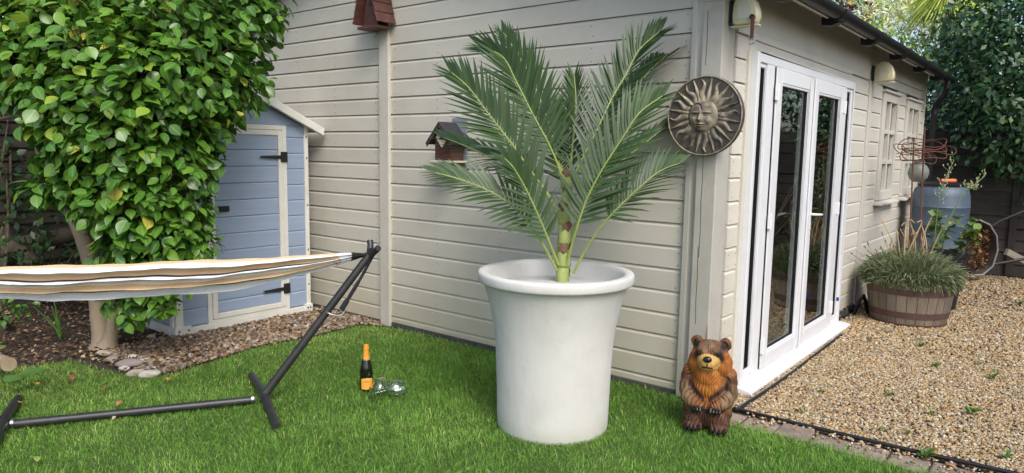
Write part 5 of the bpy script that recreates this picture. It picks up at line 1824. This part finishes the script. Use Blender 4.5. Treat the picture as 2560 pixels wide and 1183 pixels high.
for k in range(46):
    a_ = random.uniform(0, 2 * PI)
    r_ = random.uniform(.1, .40)
    p0 = bc + Vector((r_ * math.cos(a_), r_ * math.sin(a_), .48))
    L_ = random.uniform(.16, .34)
    p1 = p0 + Vector((math.cos(a_) * r_ * .7 + random.uniform(-.05, .05), math.sin(a_) * r_ * .7 + random.uniform(-.05, .05), L_))
    MB().tube([p0, p0.lerp(p1, .5) + Vector((0, 0, .01)), p1.lerp(p0, .12), p1.lerp(p0, .06), p1], [.0015, .0015, .0015, .006, .003], 5).build("flower_spike", SPIKE, lav)
# dead straw stalks
STRAW = mat("dry_straw_stalk", (.42, .32, .17), (.34, .25, .13), 20, .8)
dry = empty("dead_stalks", bc + Vector((.05, .05, .4)), "dry straw-coloured flower stalks sticking up out of the lavender", "stalks")
for k in range(15):
    p0 = bc + Vector((random.uniform(-.12, .14), random.uniform(-.12, .12), .42))
    p1 = p0 + Vector((random.uniform(-.14, .18), random.uniform(-.1, .16), random.uniform(.38, .66)))
    pm = p0.lerp(p1, .6) + Vector((random.uniform(-.05, .05), random.uniform(-.05, .05), 0))
    MB().tube(curve([p0, pm, p1, p1 + Vector((random.uniform(-.06, .06), random.uniform(-.06, .06), random.uniform(-.06, .03)))], 4), [.006] * 8 + [.004] * 5, 6).build("stalk", STRAW, dry, smooth=True)
p0 = bc + Vector((-.05, -.02, .42))
MB().tube(curve([p0, p0 + Vector((-.12, -.02, .35)), p0 + Vector((-.26, .0, .60))], 5), .005, 6).build("stalk", STRAW, dry, smooth=True)

# rusty wire spiral support with a lantern
wire = empty("wire_plant_support", bc + Vector((.0, .1, .4)), "rusty wire plant support with looping hoops above the barrel planter", "plant support")
wa, wb = Vector((-1.368, 8.102, 1.791)), Vector((-1.302, 8.236, 1.902))
b0, b1 = bc + Vector((-.02, .02, .40)), bc + Vector((.06, .05, .40))
MB().tube([b0, b0.lerp(wa, .5), wa], .0075, 7).build("rod", RUST, wire, smooth=True)
MB().tube([b1, b1.lerp(wb, .5), wb], .0075, 7).build("rod", RUST, wire, smooth=True)
for (px_c, r1_, r2_, tl, ph) in (((-1.316, 8.154, 1.693), .24, .26, .10, 0), ((-1.280, 8.174, 1.634), .20, .24, .14, .6), ((-1.247, 8.208, 1.687), .26, .20, -.02, 1.0), ((-1.323, 8.133, 1.593), .16, .2, .05, 1.7), ((-1.304, 8.170, 1.733), .22, .22, .18, 2.2), ((-1.344, 8.125, 1.653), .13, .15, -.2, .3)):
    c = Vector(px_c)
    pts = []
    for q in range(28):
        t_ = 2 * PI * q / 28 + ph
        e1 = Vector((0.78, 0.63, tl))
        e2 = Vector((-.5, .6, .22))
        pts.append(c + e1 * r1_ * math.cos(t_) + e2 * r2_ * math.sin(t_) + Vector((0, 0, .02 * math.sin(3 * t_ + ph))))
    MB().tube(pts, .0048, 6, closed=True).build("hoop", RUST, wire, smooth=True)
for (p_, q_) in (((-1.473, 7.863, 1.629), (-1.312, 8.130, 1.685)), ((-1.474, 7.853, 1.570), (-1.271, 8.146, 1.574))):
    MB().tube([p_, q_], .004, 6).build("spur", RUST, wire)
lan = empty("hanging_vase", (-1.356, 8.381, 1.449), "round grey-green glazed vase hanging before the far window", "vase")
lc = Vector((-1.349, 8.385, 1.441))
LANM = mat("grey_green_glaze", (.20, .225, .19), (.15, .165, .145), 10, .5, grime=(.28, .27, .22), gscale=14, gamt=.5)
MB().lathe([(.05, -.095), (.062, -.08), (.085, -.055), (.098, -.01), (.094, .035), (.07, .075), (.045, .092), (.043, .11), (.052, .118), (.05, .125), (.036, .125)], 30, lc, caps=True).build("globe", LANM, lan, smooth=True)
MB().tube([lc + Vector((.05 * math.cos(2 * PI * q / 20), .05 * math.sin(2 * PI * q / 20), .10)) for q in range(20)], .006, 6, closed=True).build("collar", mat("dull_wire", (.2, .19, .17), rough=.6), lan)
MB().tube([lc + Vector((0, 0, .11)), lc + Vector((-.01, 0, .20)), Vector((-1.347, 8.128, 1.685))], .003, 6).build("hanging_wire", RUST, lan)

# ------------------------------------------------------------------ water butt, black tub, wheelbarrow
BUTT = mat("slate_blue_plastic", (.06, .095, .135), (.05, .078, .112), 4, .5, grime=(.16, .18, .19), gscale=6, gamt=.4)
wc = Vector((-1.34, 9.95, 0))
wbt = empty("water_butt", wc, "tall slate-blue plastic water butt behind the barrel planter", "water butt")
MB().lathe([(.30, .0), (.31, .02), (.27, .33), (.25, .345), (.0005, .345)], 32, wc).build("stand", BLACKP, wbt, smooth=True)
MB().lathe([(.0005, .346), (.285, .346), (.30, .37), (.30, .52), (.308, .535), (.302, .55), (.308, .78), (.316, .795), (.310, .81), (.312, 1.0), (.319, 1.015), (.312, 1.03), (.305, 1.14), (.285, 1.22), (.25, 1.255), (.25, 1.27)], 44, wc).build("tank", BUTT, wbt, smooth=True)
MB().lathe([(.258, 1.262), (.262, 1.285), (.22, 1.305), (.0005, 1.315)], 36, wc).build("lid", BLACKP, wbt, smooth=True)
of = Vector((wc.x + .02, wc.y - .08, 1.325))
tag(MB().tube([of + Vector((-.02, -.01, 0)), of + Vector((.0, .0, .0)), of + Vector((.10, .07, .003)), of + Vector((.12, .085, .003))], [.022, .024, .024, .018], 12).build("hose_connector", mat("orange_plastic", (.75, .16, .05), rough=.4), None, smooth=True),
    "bright orange hose connector lying on the water butt lid", "hose fitting")
tc = Vector((-1.20, 8.72, 0))
tub = empty("black_tub", tc, "black plastic tub between barrel planter and water butt", "tub")
MB().lathe([(.25, .0), (.28, .3), (.295, .56), (.31, .565), (.312, .59), (.295, .595), (.28, .56), (.27, .5), (.0005, .49)], 36, tc).build("wall", BLACKP, tub, smooth=True)
MB().lathe([(.0005, .52), (.277, .515)], 30, tc).build("soil", SOIL, tub)
YG = attr_mat("yellow_green_leaf", ((0, (.07, .14, .03)), (.5, (.13, .22, .05)), (.8, (.22, .30, .07)), (1, (.42, .36, .10))), .5, .4, .25)
cl_ = empty("climbing_plant", tc + Vector((0, 0, .5)), "straggly climbing plant with yellow-green leaves growing from the black tub", "plant")
lp, ld = [], []
for k in range(6):
    p0 = tc + Vector((random.uniform(-.15, .2), random.uniform(-.15, .1), .50))
    p1 = p0 + Vector((random.uniform(-.05, .28), random.uniform(-.3, .2), random.uniform(.35, .62)))
    pts = curve([p0, p0.lerp(p1, .5) + Vector((random.uniform(-.08, .08), 0, .05)), p1], 6)
    MB().tube(pts, .004, 6).build("stem", STRAP, cl_, smooth=True)
    for q in pts[3:]:
        for w_ in range(2):
            lp.append(tuple(q))
            ld.append((random.uniform(-1, 1), random.uniform(-1, 1), random.uniform(-.4, .5)))
lp, ld = np.array(lp), np.array(ld)
n = len(lp)
v, f, rr = scatter(LEAF_V, LEAF_F, lp, frames(ld, np.array([0, 0, 1.0]) + rng.normal(0, .4, (n, 3))), rng.uniform(.06, .12, n), rng.random(n))
np_mesh("leaves", v, f, YG, cl_, True, {"rnd": rr}, "stuff")
# a tall flowering weed with pale seed heads
wd_ = empty("seeding_weed", (-1.155, 8.244, 0.770), "tall thin weed with pale seed heads leaning out right of the planter", "plant")
SEED = mat("pale_seed_head", (.35, .38, .20), (.28, .31, .15), 30, .8)
for (q0, q1, q2) in (((-1.143, 8.310, 0.724), (-1.143, 8.456, 1.250), (-1.074, 8.628, 1.578)), ((-1.127, 8.323, 0.724), (-0.976, 8.514, 1.174), (-0.800, 8.694, 1.421)), ((-1.135, 8.253, 0.730), (-1.136, 8.309, 1.093), (-1.111, 8.369, 1.356)), ((-1.091, 8.295, 0.771), (-0.944, 8.488, 1.258), (-0.851, 8.566, 1.280))):
    c_ = curve([q0, q1, q2], 8)
    MB().tube(c_, .0035, 6).build("stem", STRAP, wd_, smooth=True)
    for t_ in c_[9:]:
        for s_ in range(2):
            e_ = t_ + Vector((random.uniform(-.06, .06), random.uniform(-.06, .06), random.uniform(.0, .07)))
            MB().tube([t_, e_, e_ + Vector((0, 0, .004)), e_ + Vector((0, 0, .02))], [.0015, .0015, .007, .002], 6).build("seed_head", SEED, wd_)

BARROW = mat("black_barrow_tray", (.025, .023, .022), (.045, .035, .028), 9, .5, grime=(.10, .055, .03), gscale=7, gamt=.6)
wb_ = empty("wheelbarrow", (-1.004, 11.504, 0.000), "black wheelbarrow tipped on end against the fence right of the water butt", "wheelbarrow")
o_ = Vector((-0.999, 10.846, 0.085))
ex, ey, ez = Vector((.30, .42, .0)).normalized(), Vector((.72, -.52, .12)).normalized(), Vector((.02, .05, 1)).normalized()
rows = []
tr_out = [(-.02, .0, .02), (.10, .0, .03), (.21, .0, .14), (.25, .0, .34), (.22, .0, .52), (.12, .0, .66), (-.02, .0, .72)]
e1 = Vector((.78, .63, 0))
e2 = Vector((-.63, .78, 0))
for (k_, dpt) in ((1.0, .0), (1.03, .0), (.98, .02), (.86, .16), (.7, .24), (.0, .26)):
    rows.append([o_ + e1 * (-.05 + (p_[0] + .05) * k_) + Vector((0, 0, .36 + (p_[2] - .36) * k_)) + e2 * dpt for p_ in tr_out])
MB().grid(rows).build("tray", BARROW, wb_, smooth=True, solid=.004)
MB().tube([o_ + e1 * p_[0] * 1.03 + Vector((0, 0, .36 + (p_[2] - .36) * 1.03)) for p_ in tr_out], .012, 8).build("tray_rim", mat("worn_rim", (.22, .21, .20), rough=.5), wb_, smooth=True)
MB().tube([(-1.046, 11.013, 0.579), (-0.811, 11.107, 0.795), (-0.573, 11.190, 0.936), (-0.419, 11.263, 1.024)], .018, 10).build("handle", BLACKM, wb_, smooth=True)
MB().tube([(-1.011, 10.980, 0.183), (-0.684, 11.128, 0.272), (-0.364, 11.270, 0.369)], .018, 10).build("handle", BLACKM, wb_, smooth=True)
v, f, rr = None, None, None
n = 350
q = rng.random((n, 2))
P0 = np.array(o_)[None] + np.outer(q[:, 0] * .2 - .02, np.array(e1)) + np.outer(.02 + .15 * rng.random(n), np.array(e2)) + np.stack([np.zeros(n), np.zeros(n), .08 + .5 * q[:, 1]], 1)
v, f, rr = scatter(LEAF4_V, LEAF4_F, P0, rand_rot(n), rng.uniform(.03, .06, n), rng.random(n))
tag(np_mesh("dead_leaves", v, f, attr_mat("dead_leaf", ((0, (.10, .05, .025)), (.5, (.22, .11, .05)), (1, (.34, .20, .09))), .8, .2), attrs={"rnd": rr}, kind="stuff"), "brown dead leaves caught in the wheelbarrow tray", "leaves")
tag(MB().obox((-0.594, 11.335, 0.312), (.13, .06, -.075), (.02, -.012, .0), (.01, .005, .04)).build("timber_offcut", mat("grey_offcut", (.30, .27, .21), (.24, .21, .16), 12, .85), bevel=.003), "short pale timber offcut leaning by the back fence", "plank")

# ------------------------------------------------------------------ back fence with concrete posts, hedge, trees
BACKF = mat("dark_grey_fence_board", (.052, .044, .036), (.035, .030, .026), 4, .9, (.5, 1, 8), .6, 24, grime=(.085, .08, .07), gscale=2.5, gamt=.6, objvar=.22)
bf = empty("boundary_fence", (0, 11.8, 0), "dark horizontal-board boundary fence beyond the gravel", "fence")
for (x0, x1) in ((-4.5, -2.3), (-2.2, -.75), (-.67, 1.2), (1.28, 3.2), (3.28, 5.2)):
    z = .0
    while z < 1.9:
        d = random.uniform(-.005, .005)
        hh = .165
        MB().prism([(x0, 11.84, z), (x0, 11.80 + d, z), (x0, 11.815 + d, z + hh - .006), (x0, 11.84, z + hh - .004)], (0, 0, 0), (x1 - x0, 0, 0)).build("board", BACKF, bf)
        z += hh
for x0 in (-2.3, -.75, 1.2, 3.2):
    MB().box(x0, x0 + .08, 11.77, 11.86, 0, 2.0).build("post", BACKF, bf, bevel=.005)
rf_ = empty("side_fence", (3.6, 8, 0), "dark board fence along the far side of the gravel", "fence")
for (y0, y1) in ((4.0, 6.4), (6.48, 9.0), (9.08, 11.7)):
    z = .0
    while z < 1.9:
        MB().prism([(3.64, y0, z), (3.60, y0, z), (3.615, y0, z + .16), (3.64, y0, z + .162)], (0, 0, 0), (0, y1 - y0, 0)).build("board", BACKF, rf_)
        z += .165

BAY = attr_mat("bay_leaf", ((0, (0.024, 0.063, 0.027)), (.4, (0.042, 0.105, 0.039)), (.75, (0.075, 0.158, 0.053)), (.93, (0.135, 0.240, 0.075)), (1, (0.240, 0.330, 0.120))), .36, .5, .12)
bush("bay_tree", "big dark evergreen bay tree overhanging the fence at the right edge",
     [((-1.163, 11.745, 3.405), .75), ((-0.751, 11.476, 2.873), .85), ((-1.261, 11.941, 2.684), .70), ((-0.877, 11.654, 2.168), .70), ((-1.329, 12.174, 2.030), .50), ((-0.521, 11.541, 2.105), .7), ((-0.836, 11.909, 3.606), .7), ((-1.518, 12.302, 3.012), .45), ((-1.043, 11.962, 1.690), .42), ((-1.479, 12.499, 1.570), .4),
      ((-1.654, 12.709, 2.172), .38), ((-0.442, 11.749, 3.034), .9), ((-0.395, 11.806, 1.487), .5), ((-1.759, 12.760, 1.380), .3)], .105, BAY, 17, (.6, 11.4, 0), cat="tree", mu=.42)
bush("bay_tree", "lower dark laurel mass between the downpipe and the bay tree", [((-1.912, 14.907, 2.691), .8), ((-1.605, 15.316, 2.070), .8), ((-1.998, 14.999, 2.062), .6), ((-1.099, 15.623, 1.434), .7), ((-2.074, 15.071, 2.921), .5), ((-1.764, 15.684, 3.604), .8)], .11, BAY, 17, (-.2, 13.0, 0), cat="tree", mu=.3)
HEDGE = attr_mat("sunny_leaf", ((0, (0.102, 0.203, 0.041)), (.4, (0.181, 0.345, 0.061)), (.75, (0.345, 0.526, 0.102)), (1, (0.689, 0.770, 0.203))), .5, .4, .3)  # leaf tones raised: direct sun on this tree is put into the colour
CONI = attr_mat("sunlit_conifer_needle", ((0, (0.294, 0.377, 0.169)), (.4, (0.526, 0.609, 0.274)), (.75, (0.800, 0.800, 0.422)), (1, (0.800, 0.800, 0.590))), .6, .3, .2)  # needles paled well past blue-green, with the sunlight painted into them
PURP = attr_mat("purple_leaf", ((0, (.03, .012, .02)), (.5, (.07, .02, .03)), (1, (.13, .05, .045))), .5, .4, .25)
GOLD = attr_mat("sunlit_golden_strap_leaf", ((0, (0.283, 0.405, 0.061)), (.5, (0.547, 0.669, 0.121)), (1, (0.800, 0.800, 0.264))), .5, .4, .3)  # yellow-green brightened so the colour carries the far trees' sunlight
bush("garden_tree", "bright green leafy tree low above the far end of the roof", [((-2.928, 17.326, 3.558), .42), ((-2.498, 16.991, 3.337), .45), ((-2.240, 17.249, 3.667), .45), ((-3.386, 17.011, 3.901), .38), ((-3.823, 16.966, 4.205), .33), ((-2.218, 18.689, 4.508), .5), ((-3.103, 17.763, 3.953), .4)], .12, HEDGE, 13, (-1.5, 15.5, 0), cat="tree", mu=.5)
bush("blue_conifer", "pale blue-green conifer catching the sun above the gutter", [((-3.890, 17.501, 4.668), .42), ((-3.536, 17.765, 4.544), .45), ((-3.070, 17.850, 4.342), .45), ((-2.682, 17.872, 4.143), .45), ((-3.307, 18.534, 4.984), .55), ((-2.472, 18.186, 4.250), .36), ((-3.914, 18.611, 5.288), .6), ((-2.900, 18.563, 4.728), .45)], .17, CONI, 20, (-4.0, 16, 0), cat="tree", mu=.7, elong=2.4)
bush("purple_leaved_tree", "dark purple-leaved tree glimpsed above the nearer gutter", [((-5.151, 19.714, 5.479), .55), ((-4.817, 19.951, 5.284), .4), ((-5.345, 19.783, 5.265), .4), ((-3.202, 18.876, 4.984), .22)], .12, PURP, 7, (-6.5, 18, 0), cat="tree", mu=.5)
bush("ochre_tree", "yellow-green tree with bare ochre limbs top right above the roof", [((-5.247, 20.921, 5.433), .8), ((-4.784, 21.360, 5.868), .9), ((-4.210, 21.839, 5.986), 1.0), ((-3.534, 22.367, 5.893), 1.0), ((-3.006, 22.743, 5.584), .8), ((-5.479, 20.849, 6.173), .8), ((-2.654, 21.639, 4.975), .5)], .14, GOLD, 13, (-6.4, 19, 0), cat="tree", mu=.5)
for (q0, q1, q2, r_) in (((-5.081, 20.428, 4.728), (-5.227, 20.424, 5.454), (-5.055, 20.691, 6.291), .11), ((-4.927, 20.568, 4.835), (-4.778, 20.785, 5.463), (-4.629, 21.002, 6.092), .07)):
    lo = limb([q0, q1, q2], r_, r_ * .6, 10, .05).build("limb", mat("ochre_bark" if "ochre_bark" not in MATS else "ochre_bark_two", (.40, .27, .11), (.28, .18, .08), 6, .85, bmp=.5), [o for o in scn.objects if o.name.startswith("ochre_tree")][0], smooth=True)
# golden cordyline-like crown
cord = empty("spiky_palm_tree", (-2.6, 17, 0), "spiky yellow-green palm-like tree in the sun at the top right", "tree")
cc = np.array((-2.502, 17.344, 4.805))
n = 900
d = rand_unit(n)
d[:, 2] = np.abs(d[:, 2]) * .8 - .35
blades("crown", np.tile(cc, (n, 1)) + d * .1, d, rng.uniform(.45, .8, n), rng.uniform(.014, .024, n), rng.random(n), GOLD, cord, .45)
limb([(cc[0], cc[1], 0), (cc[0], cc[1], cc[2] * .5), tuple(cc)], .12, .09, 10).build("trunk", TWIG, cord, smooth=True)
# tall hedge closing the view behind the fence, and behind the side fence
bush("conifer_hedge", "tall green hedge standing behind the back fence", [((x_, 14.6 + .3 * math.sin(x_ * 3), z_), (.8, .6, .8)) for x_ in np.arange(-4.5, 6.5, .8) for z_ in (.9, 1.9, 2.7)], .13, BAY, 9, (0, 14.6, 0), cat="hedge", mu=.5)
bush("laurel_hedge", "laurel hedge standing behind the side fence", [((4.5 + .2 * math.sin(y_ * 3), y_, z_), (.6, .8, .7)) for y_ in np.arange(3.5, 12, .9) for z_ in (.9, 1.9, 2.6)], .13, BAY, 7, (4.5, 8, 0), cat="hedge", mu=.4)

# ------------------------------------------------------------------ hose along the gravel edge
tag(MB().tube(curve([(-1.60, 4.25, .012), (-1.3, 4.228, .020), (-1.0, 4.232, .022), (-.6, 4.242, .022), (-.2, 4.262, .024), (.3, 4.28, .022), (.9, 4.29, .02), (1.4, 4.32, .02)], 6), .011, 10).build("garden_hose", BLACKP, None, smooth=True),
    "black pipe lying along the edge between pavers and gravel", "hose")
tag(MB().tube(curve([(-1.57, 4.22, .010), (-1.565, 4.45, .012), (-1.56, 4.62, .010), (-1.56, 5.2, .004), (-1.57, 6.0, .006), (-1.58, 6.7, .004)], 6), .013, 10).build("garden_hose", BLACKP, None, smooth=True),
    "black pipe running along the foot of the white door sill", "hose")
cb = empty("drain_cable", (-1.68, 7.3, 0), "crumpled black cable and membrane at the wall foot left of the barrel", "cable")
for k in range(3):
    MB().tube(curve([(-1.70, 7.6 + .05 * k, .0), (-1.66 + .02 * k, 7.62, .16 + .03 * k), (-1.63, 7.72 + .03 * k, .17), (-1.62 + .02 * k, 7.78, .06), (-1.60, 7.8 + .05 * k, .0)], 5), .009, 7).build("cable", BLACKP, cb, smooth=True)
rows = [[(-1.745 + .04 * math.sin(q * 1.9 + z * 30), 7.18 + .09 * q, z) for q in range(8)] for z in (.0, .04, .075, .10)]
MB().grid(rows).build("membrane", DPC, cb, smooth=True, solid=.004)
tag(MB().obox((-1.591, 6.539, 0.359), (.008, 0, 0), (0, .014, 0), (0, 0, .016)).build("blue_tag", mat("blue_plastic_tag", (.02, .06, .45), rough=.5), bevel=.002), "small blue plastic tag on the white door frame", "tag")

# ------------------------------------------------------------------ weeds and fallen leaves
WEED = attr_mat("gravel_weed_leaf", ((0, (.07, .15, .025)), (.5, (.11, .22, .035)), (1, (.18, .30, .06))), .5, .4, .25)
WEEDS = [((-1.259, 4.947, 0.000), .07, "lone weed sprig in the gravel nearest the door sill"), ((-0.898, 5.161, 0.000), .08, "tall weed sprig in mid gravel below the planter"), ((-0.421, 5.147, 0.000), .12, "bushy weed near the right edge of the gravel"),
         ((-0.962, 6.733, 0.000), .10, "weed patch in the gravel in front of the barrel"), ((-0.400, 6.104, 0.000), .10, "weed at the right side of the gravel, level with the sill"), ((-0.451, 9.438, 0.000), .13, "grassy tuft in the gravel at the far right edge"),
         ((-0.797, 4.483, 0.000), .06, "low weed behind the black pipe, left of centre"), ((-0.676, 4.510, 0.000), .06, "low weed behind the black pipe beside the paler stones"), ((-0.763, 6.165, 0.000), .09, "weed sprig two steps in front of the barrel, right of the patch"),
         ((-0.537, 4.206, 0.000), .13, "dark green weed growing through the pavers over the black pipe"), ((-0.614, 4.978, 0.000), .07, "slanting weed blade in the lower gravel"), ((-0.508, 6.461, 0.000), .07, "weed upper right of the bushy one in the gravel"),
         ((-1.246, 4.469, 0.000), .05, "tiny weed close behind the pipe near the bear"), ((-0.198, 4.499, 0.000), .08, "weed at the bottom right corner of the gravel")]
for (p, r_, lab) in WEEDS:
    root = empty("weed", p, lab, "weed", "weeds in the gravel")
    r_ *= .62
    k = int(12 + 110 * r_)
    a = rng.uniform(0, 2 * PI, k)
    d = np.stack([np.cos(a), np.sin(a), rng.uniform(.3, 1.6, k)], 1)
    P0 = np.tile(np.array([p[0], p[1], .012]), (k, 1)) + d * (r_ * .35 * rng.random(k))[:, None]
    v, f, rr = scatter(LEAF4_V, LEAF4_F, P0, frames(d, np.array([0, 0, 1.0]) + rng.normal(0, .3, (k, 3))), r_ * rng.uniform(.35, .7, k), rng.random(k))
    np_mesh("leaves", v, f, WEED, root, True, {"rnd": rr}, "stuff")
    MB().tube([(p[0], p[1], 0), (p[0] + .004, p[1], r_ * .6)], .002, 5).build("stem", STRAP, root)

FALL = [((-5.216, 1.775, 0.000), .060, (.30, .12, .04), "curled rust-brown leaf on the lawn, uppermost of the brown ones"), ((-5.151, 1.555, -0.000), .055, (.58, .38, .05), "yellow fallen leaf on the lawn at the left"),
        ((-5.048, 1.858, 0.000), .055, (.38, .18, .06), "orange-brown fallen leaf right of the rust-brown one"), ((-5.070, 1.699, 0.000), .04, (.09, .035, .025), "small dark purple-brown fallen leaf on the lawn"),
        ((-4.744, 1.783, 0.000), .055, (.36, .17, .06), "orange fallen leaf in the middle of the left lawn"), ((-4.844, 1.857, 0.000), .05, (.28, .14, .05), "thin brown fallen leaf between two orange ones"),
        ((-4.459, 1.779, -0.000), .055, (.42, .22, .09), "pale tan leaf lying just behind the stand's base bar"), ((-4.866, 1.369, -0.000), .045, (.50, .30, .12), "pale orange leaf beside the left foot of the stand"),
        ((-4.678, 2.174, 0.000), .05, (.60, .36, .05), "golden fallen leaf on the lawn near the stone edge"), ((-3.833, 2.749, 0.000), .045, (.20, .10, .05), "dull brown leaf in the grass left of the bottle"),
        ((-4.781, 3.322, 0.000), .045, (.45, .32, .18), "small straw-coloured leaf by the lawn edge under the stand arm"), ((-3.948, 1.165, 0.000), .045, (.22, .32, .06), "pale green leaf in the grass at the bottom left"),
        ((-4.578, 4.294, 0.000), .03, (.75, .74, .70), "small white scrap at the wall foot near the batten"), ((-4.362, 1.231, 0.000), .035, (.24, .34, .07), "small light green leaf on the lawn left of the bar"),
        ((-1.346, 7.409, 0.000), .07, (.33, .14, .05), "orange-brown dead leaf at the foot of the barrel planter"), ((-1.034, 9.954, 0.000), .07, (.34, .15, .05), "rusty dead leaf on the gravel beside the water butt"),
        ((-0.730, 9.915, 0.000), .07, (.26, .12, .06), "brown dead leaf on the gravel before the wheelbarrow"), ((-0.595, 10.202, 0.000), .05, (.07, .05, .045), "dark curled leaf on the gravel at the far right"),
        ((-0.723, 11.996, 0.000), .08, (.36, .17, .07), "orange-brown dead leaf against the back fence"), ((-0.439, 4.163, 0.000), .06, (.40, .22, .13), "reddish leaf caught beside the pipe at the bottom right"),
        ((-4.217, 1.643, 0.000), .03, (.5, .42, .3), "tiny pale leaf under the base bar of the stand")]
for i, (p, s_, c_, lab) in enumerate(FALL):
    m_ = mat("fallen_leaf_%02d" % i, c_, tuple(q * .6 for q in c_), 60, .75, bmp=.4)
    vv = LEAF_V * np.array([1.1, 1, 1.4])
    vv[:, 2] += .35 * vv[:, 0] ** 2 * random.uniform(.5, 2.2)
    o = MB().add([tuple(q) for q in vv * s_], [tuple(t_) for t_ in LEAF_F]).build("fallen_leaf", m_, None, smooth=True, solid=.0012)
    grass_z = .052 if (p[1] < 4.2 and p[0] < -1.4 and s_ > .0) else .022
    o.location = (p[0], p[1], grass_z)
    o.rotation_euler = (random.uniform(-.3, .3), random.uniform(-.3, .3), random.uniform(0, 6.28))
    tag(o, lab, "leaf", "fallen leaves")
